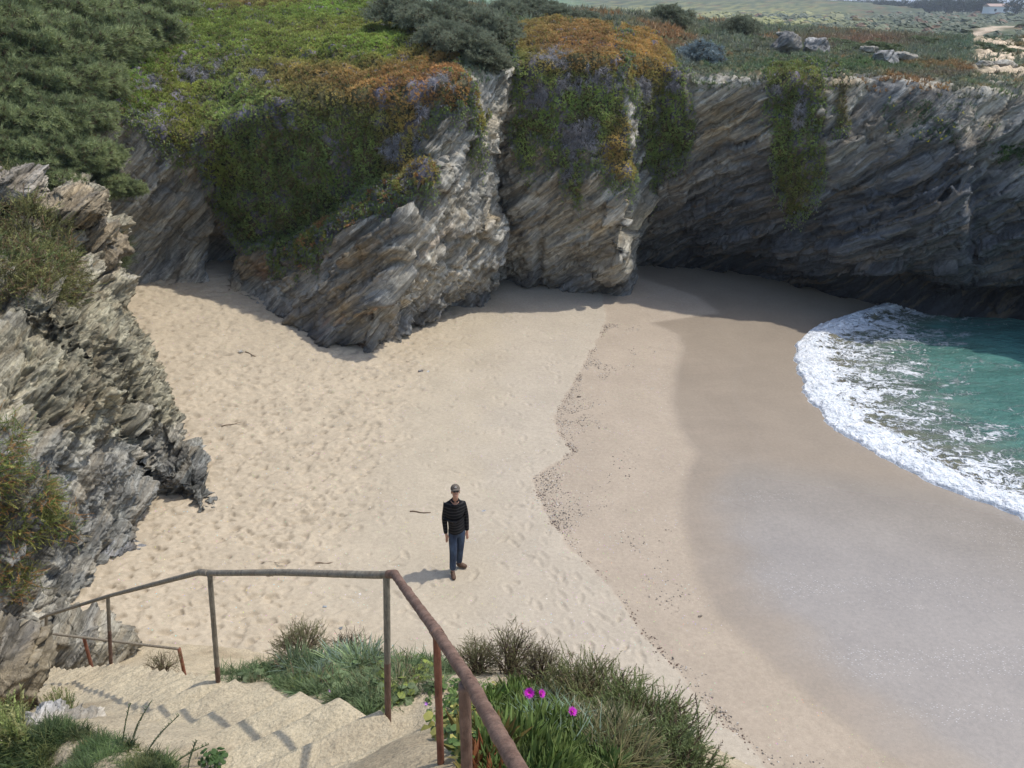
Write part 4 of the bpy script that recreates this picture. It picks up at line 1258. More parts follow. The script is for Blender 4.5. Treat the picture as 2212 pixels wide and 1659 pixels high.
# ---- colour of the creeping cover by place (areas found in the photograph)
GREEN = np.array([0.22, 0.31, 0.06]); BRIGHT = np.array([0.27, 0.44, 0.08]); OLIVE = np.array([0.30, 0.30, 0.09])
ORANGE = np.array([0.48, 0.26, 0.11]); RED = np.array([0.42, 0.17, 0.10]); YEL = np.array([0.44, 0.37, 0.09])
DARK = np.array([0.25, 0.32, 0.10]); VIO = np.array([0.34, 0.33, 0.335]); GREY = np.array([0.21, 0.25, 0.17]); BROWN = np.array([0.16, 0.12, 0.06])
BLOBS = [  # x, y, rx, ry, colour, weight
 (560, 60, 400, 90, GREEN * .8 + OLIVE * .3, 1.2), (740, 70, 150, 40, ORANGE * .6 + GREEN * .5, 1.0), (700, 30, 90, 25, BRIGHT, 1.5), (790, 125, 130, 35, BRIGHT, 2.0), (860, 90, 60, 20, BRIGHT, 1),
 (560, 10, 90, 14, RED, 1.3), (930, 125, 60, 60, ORANGE, 3.0), (840, 185, 150, 38, ORANGE, 3.2), (960, 165, 50, 25, ORANGE, 2.5), (710, 165, 130, 36, OLIVE * .4 + ORANGE * .7, 2.2), (880, 250, 40, 50, YEL * .5 + ORANGE * .5, 1.4),
 (230, 170, 100, 80, BRIGHT * .8, 1.2), (280, 240, 100, 40, GREEN, 1.5), (390, 250, 60, 70, YEL * .6 + GREEN * .4, 1.6), (470, 370, 50, 50, YEL * .6 + BRIGHT * .4, 1.8), (520, 230, 70, 60, DARK * 1.4, 1.5),
 (650, 330, 160, 120, DARK, 2.4), (600, 470, 120, 80, DARK * .8, 2.6), (750, 400, 100, 60, DARK, 2.2), (650, 250, 120, 40, OLIVE * .8, 1.6), (880, 370, 50, 30, ORANGE * .6 + YEL * .4, 2.0), (700, 470, 60, 30, OLIVE, 1.0),
 (1180, 100, 70, 40, ORANGE * .7 + OLIVE * .4, 2.0), (1250, 110, 70, 40, ORANGE, 2.0), (1130, 180, 40, 60, DARK * 1.5, 1.5), (1160, 260, 60, 70, DARK * 1.2, 2.2), (1240, 270, 60, 90, DARK * 1.3, 1.6), (1330, 310, 20, 60, ORANGE * .7 + YEL * .5, 2.4), (1290, 230, 50, 60, DARK * 1.2, 1.4),
 (1390, 110, 45, 50, ORANGE * .8 + YEL * .4, 2.4), (1430, 130, 25, 25, YEL * .6 + ORANGE * .5, 2), (1400, 200, 40, 40, OLIVE, 2.0), (1430, 320, 60, 80, DARK, 2.4), (1460, 210, 30, 50, DARK * 1.2, 1.4),
 (1720, 260, 60, 110, DARK * 1.05, 2.4), (1730, 180, 50, 25, OLIVE * .45 + ORANGE * .15, 1.6), (1730, 400, 50, 50, OLIVE * .7, 2.2),
 (1805, 200, 25, 60, BROWN, 2), (1025, 250, 25, 60, YEL * .5 + OLIVE * .5, 2)]
VIOB = [(420, 165, 60, 30), (330, 190, 45, 25), (480, 150, 30, 20), (905, 240, 30, 30), (880, 320, 40, 40), (560, 170, 25, 15), (960, 190, 35, 22), (940, 120, 25, 10),
        (1230, 190, 40, 40), (1290, 170, 60, 30), (1250, 300, 60, 60), (1230, 390, 25, 40), (1150, 210, 30, 40), (1190, 130, 50, 25), (1370, 190, 20, 50), (1470, 170, 40, 30), (1420, 240, 30, 60), (1680, 200, 20, 40), (1740, 250, 30, 40), (1290, 400, 30, 40)]
def cover_color(x, y, W):
    n1 = fbm(W * 0.8 + 3, 3); n2 = fbm(W * 2.6 + 6, 3)
    xx = x + 22 * n1; yy = y + 14 * n2
    acc = np.zeros((len(x), 3)) + OLIVE * 0.15; wt = np.full(len(x), 0.15)
    for bx_, by_, rx, ry, c_, w_ in BLOBS:
        g_ = w_ * np.exp(-((xx - bx_) / rx) ** 2 - ((yy - by_) / ry) ** 2)
        acc += g_[:, None] * c_; wt += g_
    c_ = acc / wt[:, None]
    c_ = c_ * np.clip(1 + .55 * fbm(W * 1.3 + 44, 3), .6, 1.5)[:, None]
    vi = np.zeros(len(x))
    for bx_, by_, rx, ry in VIOB:
        vi = np.maximum(vi, np.exp(-((xx - bx_) / rx) ** 2 - ((yy - by_) / ry) ** 2))
    dm = vi * (0.75 + 1.2 * fbm(W * np.array([3.5, 3.5, 1.0]) + 9, 3))
    dead_ = dm > 0.55
    c_ = np.where(dead_[:, None], VIO * (0.8 + .5 * vrng.random((len(x), 1))), c_)
    c_ = c_ * (1 + 0.55 * n2[:, None] * (~dead_)[:, None])
    # single sprigs differ
    r_ = vrng.random(len(x))
    c_ = np.where((r_ < .07)[:, None] & ~dead_[:, None], c_ * .5 + ORANGE * .35, c_)
    c_ = np.where((r_ > .93)[:, None] & ~dead_[:, None], c_ * .5 + BRIGHT * .4 * np.clip(c_.sum(1) / .2, .3, 1)[:, None], c_)
    return c_, dead_

def pickpts(mask, n, wts=None):
    idx = np.argwhere(mask)
    sel = idx[vrng.integers(0, len(idx), n)] if wts is None else idx[vrng.choice(len(idx), n, p=wts / wts.sum())]
    i, j = sel[:, 0], sel[:, 1]
    i2 = np.clip(i + 1, 0, nu - 1); j2 = np.clip(j + 1, 0, nv - 1)
    a, b_ = vrng.random(n)[:, None], vrng.random(n)[:, None]
    P_ = Gp[i, j] + (Gp[i2, j] - Gp[i, j]) * a + (Gp[i, j2] - Gp[i, j]) * b_
    return P_, NP[i, j], i, j
cell = np.linalg.norm(np.cross(np.gradient(Gd, axis=0), np.gradient(Gd, axis=1)), axis=-1)
MATLAB = {
 'slope': ('ice_plant', 'broad blanket of green and orange ice plant spilling over the cove slope at left', 520, 'left'),
 'buttress': ('ice_plant', 'long ragged curtains of ice plant hanging down the upright middle buttress', 620, ''),
 'corner': ('ice_plant', 'dark orange-crested ice plant curtain in the corner right of the middle buttress', 620, ''),
 'right': ('ice_plant', 'dark green ice plant tongue hanging alone on the right cliff', 620, ''),
 'thin': ('ice_plant', 'thin dry ice plant strand right of the dark green tongue on the right cliff', 500, ''),
 'strand': ('ice_plant', 'narrow yellow-green ice plant strand on the pale crumbly side of the left buttress', 600, '')}
for k, (nm, lab, dens, _) in MATLAB.items():
    mk = matmask[k].copy()
    wts = cell[mk]
    n = int(wts.sum() * dens)
    P_, n_, i, j = pickpts(mk, n, wts)
    c_, dead_ = cover_color(PX[i, j], PY[i, j], P_)
    lump_ = fbm(P_ * 2.2 + 5, 3)
    # hanging strands stand out from the face
    P_ = P_ + n_ * (np.clip(lump_, -.3, 1) * 0.12 + vrng.random((n,)) * 0.07)[:, None]
    hang = sstep(5.3, 4.7, Vr[j])
    sc_ = np.where(dead_, 0.10, 0.085) * (0.7 + .7 * vrng.random(n))
    root = scatter(nm, P_[~dead_], n_[~dead_], T_ICE_FAR, sc_[~dead_], c_[~dead_], up=0.35, jit=.4)
    tag(root, lab, 'ice plant')
    if dead_.sum() > 50:
        Pd, nd = P_[dead_], n_[dead_].copy()
        nd = nd * .35 + np.array([0, 0, -0.9])
        scatter('dead_stems', Pd, nd, T_GRASS, sc_[dead_] * 2.2, c_[dead_], up=0.0, jit=.45, parent=root)
    # trailing ends below the mat
    ii, jj = np.where(mk[:, 1:] & ~mk[:, :-1])
    if len(ii):
        m_ = vrng.integers(0, len(ii), min(len(ii) * 3, 5000))
        ii, jj = ii[m_], jj[m_] + 1
        nt_ = len(ii); reps = 6
        Pt = np.repeat(Gp[ii, jj], reps, 0); nt2 = np.repeat(NP[ii, jj], reps, 0)
        Pt = Pt + vrng.normal(size=Pt.shape) * [.06, .03, .03] - np.array([0, 0, 1]) * (np.tile(np.arange(reps), nt_) * .09 * np.repeat(vrng.random(nt_) ** 2 * 1.5, reps))[:, None] + nt2 * .10
        ct = np.where(vrng.random((len(Pt), 1)) < .45, VIO * .7, DARK * 1.1)
        scatter('trailing_stems', Pt, nt2 * .3 + [0, 0, -1], T_ICE_FAR, 0.09, ct, up=0, jit=.3, parent=root)

# slab edge strip of plants
seg_px = [(640, 552), (690, 515), (770, 462), (850, 420), (915, 378), (935, 372)]
mk = np.zeros_like(PX, bool)
dd = np.full(PX.shape, 1e9)
for a, b_ in zip(seg_px[:-1], seg_px[1:]):
    a, b_ = np.array(a, float), np.array(b_, float)
    t_ = np.clip(((PX - a[0]) * (b_ - a)[0] + (PY - a[1]) * (b_ - a)[1]) / ((b_ - a) @ (b_ - a)), 0, 1)
    dd = np.minimum(dd, np.hypot(PX - a[0] - t_ * (b_ - a)[0], PY - a[1] - t_ * (b_ - a)[1]))
mk = (dd + 14 * w3 < 18) & (uu > 7.2) & (uu < 10.6) & (vv > 2.0) & (vv < 4.4)
if mk.any():
    wts = cell[mk]; n = int(wts.sum() * 420)
    P_, n_, i, j = pickpts(mk, n, wts)
    r_ = vrng.random((n, 1)); t1_ = fbm(P_ * 2.0, 3)[:, None]
    c_ = np.where(t1_ > .12, ORANGE, np.where(t1_ > -.12, YEL * .55 + GREEN * .4, VIO * .7)) * (.6 + .6 * r_)
    o = scatter('ice_plant', P_ + n_ * .06, n_, T_ICE_FAR, 0.095 * (.7 + .6 * vrng.random(n)), c_, up=.4, jit=.5)
    tag(o, 'strip of orange and green ice plant along the sloping edge of the left buttress', 'ice plant')

# ---- plateau cover: too many to count
def cover_mask_points(mk, dens, name, tm, size, colf_, label, cat, up=.6, kind='stuff', jit=.4):
    wts = cell[mk]; n = int(wts.sum() * dens)
    P_, n_, i, j = pickpts(mk, n, wts)
    c_ = colf_(PX[i, j], PY[i, j], P_)
    o = scatter(name, P_, n_ * 0 + [0, 0, 1], tm, size * (.6 + .8 * vrng.random(n)), c_, up=up, jit=jit)
    tag(o, label, cat, kind=kind)
    return o
def colplat(x, y, W):
    n1 = fbm(W * 0.55 + 31, 4); n2 = fbm(W * 1.7 + 37, 3); n3 = fbm(W * 0.28 + 77, 3)
    c_ = np.ones((len(x), 3)) * np.array([0.215, 0.225, 0.155])
    c_ = c_ + (GREY * 1.05 - c_) * sstep(-.1, .3, n1)[:, None]
    c_ = c_ + (np.array([.15, .19, .09]) - c_) * sstep(0.05, .4, n2)[:, None]
    c_ = c_ + (ORANGE * .75 - c_) * (sstep(.18, .36, n3 + .25 * n2) * .8)[:, None]
    for bx_, by_, rx, ry, cl, w_ in [(1420, 90, 60, 30, ORANGE * .7, 1), (1500, 130, 30, 18, np.array([.20, .24, .27]), 1), (1870, 95, 160, 16, RED * .55 + GREY * .3, .9), (2100, 100, 130, 20, np.array([.12, .19, .12]), .8), (1780, 150, 200, 14, np.array([.10, .17, .05]), .9), (2100, 170, 160, 8, RED * .6, .5)]:
        g_ = w_ * np.exp(-((x + 20 * n2 - bx_) / rx) ** 2 - ((y + 6 * n1 - by_) / ry) ** 2)
        c_ = c_ + (cl - c_) * g_[:, None]
    return c_ * (1 + .5 * n2[:, None])
bare = sandy * sstep(-0.3, 0.0, w1) > .4
plm = (vv > np.where(PX > 1480, 4.80, 4.92)) & (vv < 7.6) & ~anymat & (PX > 1000) & (PX < 2500) & ~bare & ~((vv < 5.2) & (w3 + .6 * w1 < -.22))
cover_mask_points(plm & (vv < 6.0), 95, 'ground_cover', T_COVER, 0.16, colplat, 'low grey-green and rusty scrub carpeting the plateau', 'scrub')
cover_mask_points(plm & (vv >= 6.0), 26, 'ground_cover', T_COVER, 0.30, colplat, 'low scrub on the farther part of the plateau', 'scrub')
plm2 = (vv > 4.8) & (vv < 7.6) & ~anymat & (PX <= 1000) & (PX > -300)
cover_mask_points(plm2 & (vv < 6.6), 90, 'ground_cover', T_COVER, 0.20, lambda x, y, W: np.ones((len(x), 3)) * np.array([.13, .165, .07]) * (1 + .5 * fbm(W * 1.5, 3))[:, None], 'dark green scrub on the hillside above the cove', 'scrub')
# green cluster with yellow flowers on the right cliff
cl = (inpoly(QX, QY * .6 + PY * .4, [(1890, 225), (1990, 210), (2090, 235), (2160, 280), (2140, 320), (2060, 320), (1960, 305), (1900, 270)]) & (w3 + w1 * .5 > -.02)) & (vv > 2)
w_ = cell[cl]; n = int(w_.sum() * 260)
if n:
    P_, n_, i, j = pickpts(cl, n, w_)
    c_ = np.where(vrng.random((n, 1)) < .05, np.array([.6, .55, .05]), np.array([.10, .15, .08]) * (.7 + .6 * vrng.random((n, 1))))
    o = scatter('cliff_plant', P_ + n_ * .05, n_, T_COVER, .10, c_, up=.5)
    tag(o, 'green plants dotted with yellow flowers clinging to the right cliff face', 'plant')
cl = inpoly(QX, QY * .5 + PY * .5, [(2150, 325), (2240, 310), (2260, 350), (2170, 350)]) & (vv > 2)
w_ = cell[cl]; n = int(w_.sum() * 400)
if n:
    P_, n_, i, j = pickpts(cl, n, w_)
    o = scatter('cliff_plant', P_ + n_ * .08, n_, T_COVER, .14, np.array([.07, .12, .04]) * (.7 + .6 * vrng.random((n, 1))), up=.5)
    tag(o, 'dark green tuft on the right cliff at the right edge of the picture', 'plant')

# ---- shrubs
def shrub_mesh(name, nspray, seed, tm=T_FEATHER, flat=0.62, droop=0.25, size=0.20, c0=(0.10, 0.13, 0.06), c1=(0.19, 0.20, 0.10), cdead=(0.12, 0.09, 0.05), lean=(0, 0)):
    """foliage mesh of a mound about one metre in radius, and a dark core for its inner shade"""
    r_ = np.random.default_rng(seed)
    d = r_.normal(size=(nspray, 3)); d[:, 2] = np.abs(d[:, 2]) * 1.1 - .15
    d /= np.linalg.norm(d, axis=1)[:, None]
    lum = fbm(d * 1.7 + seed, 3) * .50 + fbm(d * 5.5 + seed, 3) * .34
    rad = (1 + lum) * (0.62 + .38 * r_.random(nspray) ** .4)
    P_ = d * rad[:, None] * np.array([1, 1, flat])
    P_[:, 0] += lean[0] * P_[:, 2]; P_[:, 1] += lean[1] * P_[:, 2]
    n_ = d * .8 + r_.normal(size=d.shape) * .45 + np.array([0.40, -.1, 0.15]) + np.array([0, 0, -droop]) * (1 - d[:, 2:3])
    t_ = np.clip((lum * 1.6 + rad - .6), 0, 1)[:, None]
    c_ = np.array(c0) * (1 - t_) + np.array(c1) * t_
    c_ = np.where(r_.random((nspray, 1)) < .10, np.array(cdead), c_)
    o = scatter(name, P_, n_, tm, size * (.6 + .8 * r_.random(nspray)), c_, up=0.12, jit=.2)
    COL.objects.unlink(o)
    n2 = 26
    TH, PH = np.meshgrid(np.linspace(0, pi * .62, n2), np.linspace(0, 2 * pi, 2 * n2), indexing='ij')
    D = np.stack([np.sin(TH) * np.cos(PH), np.sin(TH) * np.sin(PH), np.cos(TH)], -1)
    rr = 0.60 * (1 + fbm(D * 1.7 + seed, 3) * .55 + .12 * fbm(D * 7, 2))
    core = D * rr[..., None] * np.array([1, 1, flat])
    core[..., 0] += lean[0] * core[..., 2]; core[..., 1] += lean[1] * core[..., 2]
    co = mesh_np('shade_core', core, gridfaces(n2, 2 * n2), M_soil, attrs={'col': np.ones((core.size // 3, 3)) * np.array([.045, .045, .025])}, link=False)  # near-black dome stands in for the shade inside the shrub
    return o.data, co.data
def make_protos(prefix, n, **kw):
    return [shrub_mesh(prefix, kw.pop('ns', 5200) if False else kw.get('nspray', 5200), 40 + i * 7 + len(prefix), **{k: v for k, v in kw.items() if k != 'nspray'}) for i in range(n)]
PR_GREY = make_protos('grey', 3, nspray=9000, size=.10, c0=(.15, .175, .11), c1=(.29, .315, .21))
PR_TAM = make_protos('tamar', 5, nspray=13000, size=.115, droop=.3, c0=(.08, .11, .045), c1=(.33, .375, .17), lean=(.15, -.1))
PR_GREEN = make_protos('green', 2, nspray=3500, size=.22, tm=T_COVER, c0=(.09, .12, .055), c1=(.18, .22, .11))
PR_BLUE = make_protos('blue', 1, nspray=3000, size=.18, tm=T_COVER, flat=.8, c0=(.13, .17, .17), c1=(.26, .32, .33))
sh_i = [0]
def shrub(protos, x, y, Y, r, label, group=None, sz=1.0, world=None, name='shrub', rz=None, cat='shrub'):
    me, core = protos[sh_i[0] % len(protos)]
    sh_i[0] += 1
    c_ = np.array(world) if world is not None else atY(x, y, Y)
    o = bpy.data.objects.new(name, me)
    o.location = tuple(c_)
    o.scale = (r, r, r * sz)
    o.rotation_euler = (0, 0, vrng.uniform(-.6, .6) if rz is None else rz)
    COL.objects.link(o)
    tag(o, label, cat, group)
    k = bpy.data.objects.new('shade_core', core)
    COL.objects.link(k); k.parent = o
    return o
G1 = 'feathery shrubs of the thicket at upper left'
# thicket on the hillside at upper left: centre px, distance, radius
for (x, y, Y, r) in [(-60, 40, 27, 2.3), (60, 30, 29, 2.2), (150, 20, 32, 2.2), (250, 8, 34, 2.0), (330, 12, 34.5, 1.5), (20, 110, 25.5, 2.0), (120, 95, 27, 1.9), (220, 75, 29, 1.7), (300, 62, 30, 1.4),
                     (-60, 190, 23.5, 1.8), (50, 190, 24, 1.7), (150, 165, 25.3, 1.5), (90, 250, 22.8, 1.5), (-40, 280, 21.8, 1.6), (170, 235, 24.0, .95), (30, 330, 21.2, 1.3), (120, 330, 21.6, 1.25), (185, 330, 22.4, 0.95),
                     (-60, 350, 20.4, 1.3), (200, 388, 22.0, .8), (235, 402, 22.0, .62), (270, 405, 22.0, .5), (75, 385, 20.4, 1.0)]:
    shrub(PR_TAM, x, y + r * 20, Y, r, 'grey-green feathery shrub in the dense thicket above the near headland', G1, sz=.95)
G2 = 'grey shrubs along the crest between the two buttresses'
for (x, y, Y, r) in [(870, 22, 30, 1.0), (930, 38, 28.5, .95), (985, 30, 31, 1.0), (960, 75, 26.8, .75), (1010, 90, 26.0, .8), (1045, 118, 25.6, .62), (1060, 60, 28.5, .95), (1020, 50, 29, .9), (1075, 140, 25.8, .4)]:
    shrub(PR_GREY, x, y + r * 14, Y, r, 'grey-green shrub leaning over the notch between the left and middle buttress', G2)
G3 = 'olive shrubs on the skyline behind the middle buttress'
for (x, y, Y, r) in [(1130, 18, 38, 1.2), (1175, 24, 37, .9), (1210, 36, 36, .8), (1100, 28, 36, .9), (1262, 40, 36, .6)]:
    shrub(PR_GREY, x, y + r * 12, Y, r, 'olive shrub on the crest behind the middle buttress', G3)
shrub(PR_GREY, 1445, 48, 40, 1.0, 'brown-green shrub on the crest above the corner of the right cliff')
shrub(PR_GREY, 1600, 66, 42, .9, 'small dark green shrub on the crest, left of the plateau boulders')
shrub(PR_BLUE, 1514, 132, 31.5, .72, 'round blue-grey bush on the plateau edge above the right cliff')
for k in range(16):
    x = 1350 + 55 * k + vrng.uniform(-20, 20)
    y = np.interp(x, [1350, 1700, 2212], [46, 80, 100]) + vrng.uniform(2, 25)
    shrub(PR_GREEN, x, y, float(np.interp(y - np.interp(x, [1350, 1700, 2212], [46, 80, 100]), [0, 30], [46, 37])), vrng.uniform(.5, 1.0), 'low green cushion shrub scattered on the plateau', 'low cushion shrubs on the plateau', sz=.55)

# headland shrubs: tangles that hug the rock
def hug(poly, dens, tm, size, cols, label, cat='shrub', thick=.30, lumpf=1.6):
    wq_ = fbm(Gh * 1.6 + 3, 3)
    mk = inpoly(HX + wq_ * 30, HY + wq_ * 26, poly) & (np.arange(Gh.shape[0])[:, None] > 3)
    ar = np.linalg.norm(np.cross(np.gradient(Gh, axis=0), np.gradient(Gh, axis=1)), axis=-1)[mk]
    idx = np.argwhere(mk); n = int(ar.sum() * dens)
    sel = idx[vrng.choice(len(idx), n, p=ar / ar.sum())]
    P_ = Gh2[sel[:, 0], sel[:, 1]]; n_ = NH2[sel[:, 0], sel[:, 1]]
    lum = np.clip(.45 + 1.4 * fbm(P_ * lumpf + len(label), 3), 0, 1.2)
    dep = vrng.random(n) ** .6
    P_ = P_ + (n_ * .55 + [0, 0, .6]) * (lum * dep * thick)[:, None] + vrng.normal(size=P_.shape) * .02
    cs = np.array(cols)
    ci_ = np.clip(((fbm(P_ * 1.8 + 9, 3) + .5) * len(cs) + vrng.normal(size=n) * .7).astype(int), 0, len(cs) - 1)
    c_ = cs[ci_] * (.45 + .75 * dep[:, None]) * (.8 + .4 * vrng.random((n, 1)))  # sprigs darken inwards, painting the shade inside the tangle
    nn = n_ * .5 + np.array([.25, -.1, .25]) + vrng.normal(size=n_.shape) * .5
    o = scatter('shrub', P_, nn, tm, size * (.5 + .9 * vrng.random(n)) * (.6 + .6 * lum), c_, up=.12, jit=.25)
    tag(o, label, cat)
    return o
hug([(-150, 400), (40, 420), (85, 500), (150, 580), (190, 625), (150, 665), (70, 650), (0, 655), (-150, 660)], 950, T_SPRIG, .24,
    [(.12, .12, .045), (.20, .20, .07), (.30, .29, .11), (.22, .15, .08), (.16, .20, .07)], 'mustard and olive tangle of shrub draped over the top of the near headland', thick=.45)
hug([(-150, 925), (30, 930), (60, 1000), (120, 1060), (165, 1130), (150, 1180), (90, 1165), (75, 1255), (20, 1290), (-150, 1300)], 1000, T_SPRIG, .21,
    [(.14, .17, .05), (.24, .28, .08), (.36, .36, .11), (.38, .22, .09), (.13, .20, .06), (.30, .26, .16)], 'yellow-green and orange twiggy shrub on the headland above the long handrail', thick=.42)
hug([(228, 535), (272, 520), (280, 585), (236, 600)], 500, T_SPRIG, .22, [(.07, .09, .035), (.13, .15, .06)], 'small dark green shrub on the shaded side of the headland', thick=.3)

# ---- foreground plants
def bankP(x, y, Y0=3.5):
    """point of the bank seen at a picture position"""
    a, b_, c_ = ray(x, y)
    t = np.linspace(1.2, 9, 900)
    Pp = np.stack([a * t, b_ * t, CAMZ + c_ * t], -1)
    g_ = Pp[:, 2] - bank_z(Pp[:, 0], Pp[:, 1])
    k = np.argmax(g_ < 0)
    return Pp[k]
def region(poly, n):
    xs = [p_[0] for p_ in poly]; ys_ = [p_[1] for p_ in poly]
    out = []
    while len(out) < n:
        x = vrng.uniform(min(xs), max(xs), n); y = vrng.uniform(min(ys_), max(ys_), n)
        m = inpoly(x, y, poly)
        out += list(zip(x[m], y[m]))
    out = out[:n]
    # drop onto the bank: vectorised ray march
    xy = np.array(out)
    a, b_, c_ = ray(xy[:, 0], xy[:, 1])
    lo = np.full(n, 1.2); hit = np.zeros(n, bool)
    for t in np.linspace(1.4, 8.5, 130):
        P_ = np.stack([a * t, b_ * t, CAMZ + c_ * t], -1)
        g_ = P_[:, 2] - bank_z(P_[:, 0], P_[:, 1])
        new = (g_ < 0.0) & ~hit
        lo = np.where(new, t, lo); hit |= new
    P_ = np.stack([a * lo, b_ * lo, CAMZ + c_ * lo], -1)
    P_[:, 2] = bank_z(P_[:, 0], P_[:, 1])
    return P_[hit], xy[hit]
UPN = np.array([0, 0, 1.0])
def patch(name, poly, n, tm, size, colors, label, cat, up=.9, jit=.35, kind='stuff', parent=None, nrm=None, lift=0.0, tips=None):
    P_, xy = region(poly, n)
    k = len(P_)
    cs = np.array(colors)
    ci_ = np.clip(((fbm(P_ * 2.5 + len(label), 3) * .9 + .5) * len(cs) + vrng.normal(size=k) * .5).astype(int), 0, len(cs) - 1)
    c_ = cs[ci_] * (.75 + .5 * vrng.random((k, 1)))
    size = size * np.clip(1 + 1.2 * fbm(P_ * 3.2 + 2, 3), .4, 1.5)
    c_ = c_ * np.clip(1 + 0.9 * fbm(P_ * 5 + 7, 2), .45, 1.6)[:, None]
    P_ = P_ + np.array([0, 0, lift]) * vrng.random((k, 1))
    o = scatter(name, P_, np.tile(UPN if nrm is None else nrm, (k, 1)), tm, size * (.55 + .8 * vrng.random(k)), c_, up=up, jit=jit, parent=parent, tips=tips)
    if parent is None: tag(o, label, cat, kind=kind)
    return o
GR1 = (.12, .17, .07); GR2 = (.17, .22, .10); GR3 = (.085, .13, .055); STRAW = (.38, .33, .20); BLG = (.19, .26, .19)
patch('grass', [(480, 1480), (470, 1445), (560, 1420), (700, 1405), (840, 1400), (950, 1420), (985, 1450), (960, 1490), (900, 1500), (850, 1530), (790, 1560), (760, 1540), (730, 1520), (640, 1500), (560, 1478)], 3400, T_GRASS, .12, [GR3, GR1, GR2, GR1, STRAW], 'dense green grass and herbs on the bank beside the stairs', 'grass', jit=.6)
patch('grass', [(590, 1440), (800, 1400), (830, 1440), (700, 1480)], 900, T_GRASS, .17, [BLG, GR2, GR3], 'blue-green grass clump standing in the bank herbs beside the stairs', 'grass')
patch('herbs', [(540, 1470), (600, 1405), (960, 1425), (950, 1490), (830, 1545), (700, 1500)], 420, T_SPRIG, .13, [(.12, .16, .07), (.2, .2, .09), (.26, .2, .12)], 'low twiggy herbs mixed into the bank grass', 'herb', jit=.6)
patch('herbs', [(540, 1440), (960, 1425), (960, 1470), (700, 1470)], 260, T_GRASSN, .12, [(.18, .24, .16), (.13, .18, .09), (.36, .30, .18)], 'tufts of narrow leaves among the bank herbs', 'herb', jit=.5)
patch('herbs', [(500, 1470), (600, 1420), (960, 1430), (940, 1490), (820, 1540), (700, 1490)], 500, T_ROUND, .07, [GR1, GR2, (.2, .24, .05)], 'small round-leaved herbs among the bank grass', 'herb', jit=.4)
patch('ice_plant', [(1050, 1500), (1130, 1480), (1210, 1520), (1240, 1600), (1330, 1659), (1300, 1720), (1060, 1720), (1040, 1600)], 1300, T_ICE, .085, [(.10, .18, .045), (.14, .23, .055), (.20, .28, .08), (.08, .15, .045)], 'fleshy green ice plant mat with upright fingers under the magenta flowers', 'ice plant', kind='stuff', jit=.25, tips=np.array([.16, .17, .05]))
patch('grass', [(1120, 1520), (1200, 1510), (1300, 1570), (1310, 1640), (1220, 1620), (1140, 1580)], 150, T_GRASSN, .13, [(.15, .21, .13), (.20, .27, .19), (.12, .18, .10)], 'long arching blue-green grass blades beside the magenta flowers', 'grass', jit=.3)
patch('herbs', [(930, 1480), (1060, 1470), (1080, 1560), (1050, 1640), (1000, 1640), (920, 1560)], 260, T_ROUND, .05, [(.09, .15, .04), (.12, .18, .05), (.34, .32, .09), (.08, .12, .04)], 'round-leaved herbs with a few yellow leaves near the railing posts', 'herb', jit=.45)
patch('ice_plant', [(990, 1600), (1060, 1560), (1120, 1700), (1000, 1720)], 60, T_ICE, .10, [(.09, .13, .03), (.22, .08, .03)], 'sparse small ice plant shoots with red tips on bare sand by the railing post', 'ice plant', kind='stuff', jit=.3, tips=np.array([.30, .12, .04]))
patch('grass', [(1200, 1480), (1330, 1490), (1490, 1600), (1500, 1700), (1330, 1700), (1250, 1600)], 900, T_GRASS, .14, [(.16, .14, .06), (.10, .12, .04), STRAW], 'dry and green grass under the twiggy shrub at lower right', 'grass')
# left foreground greenery
patch('grass', [(0, 1545), (120, 1560), (200, 1590), (290, 1610), (390, 1662), (380, 1760), (-100, 1760), (-60, 1560)], 5200, T_GRASS, .085, [(.06, .10, .03), (.09, .13, .045), (.045, .075, .025), (.13, .15, .05)], 'short dense dark green plants in the lower left corner', 'grass', jit=.4)
patch('grass', [(80, 1480), (130, 1490), (160, 1550), (100, 1545)], 500, T_SPRIG, .13, [(.14, .18, .06), (.2, .2, .08)], 'light green tuft between the left boulder and the stairs', 'grass', jit=.35)
patch('grass', [(-40, 1530), (60, 1540), (60, 1620), (-40, 1659)], 420, T_SPRIG, .20, [(.16, .19, .06), (.2, .2, .08)], 'yellow-green sprigs at the lower left edge of the picture', 'grass', jit=.35)

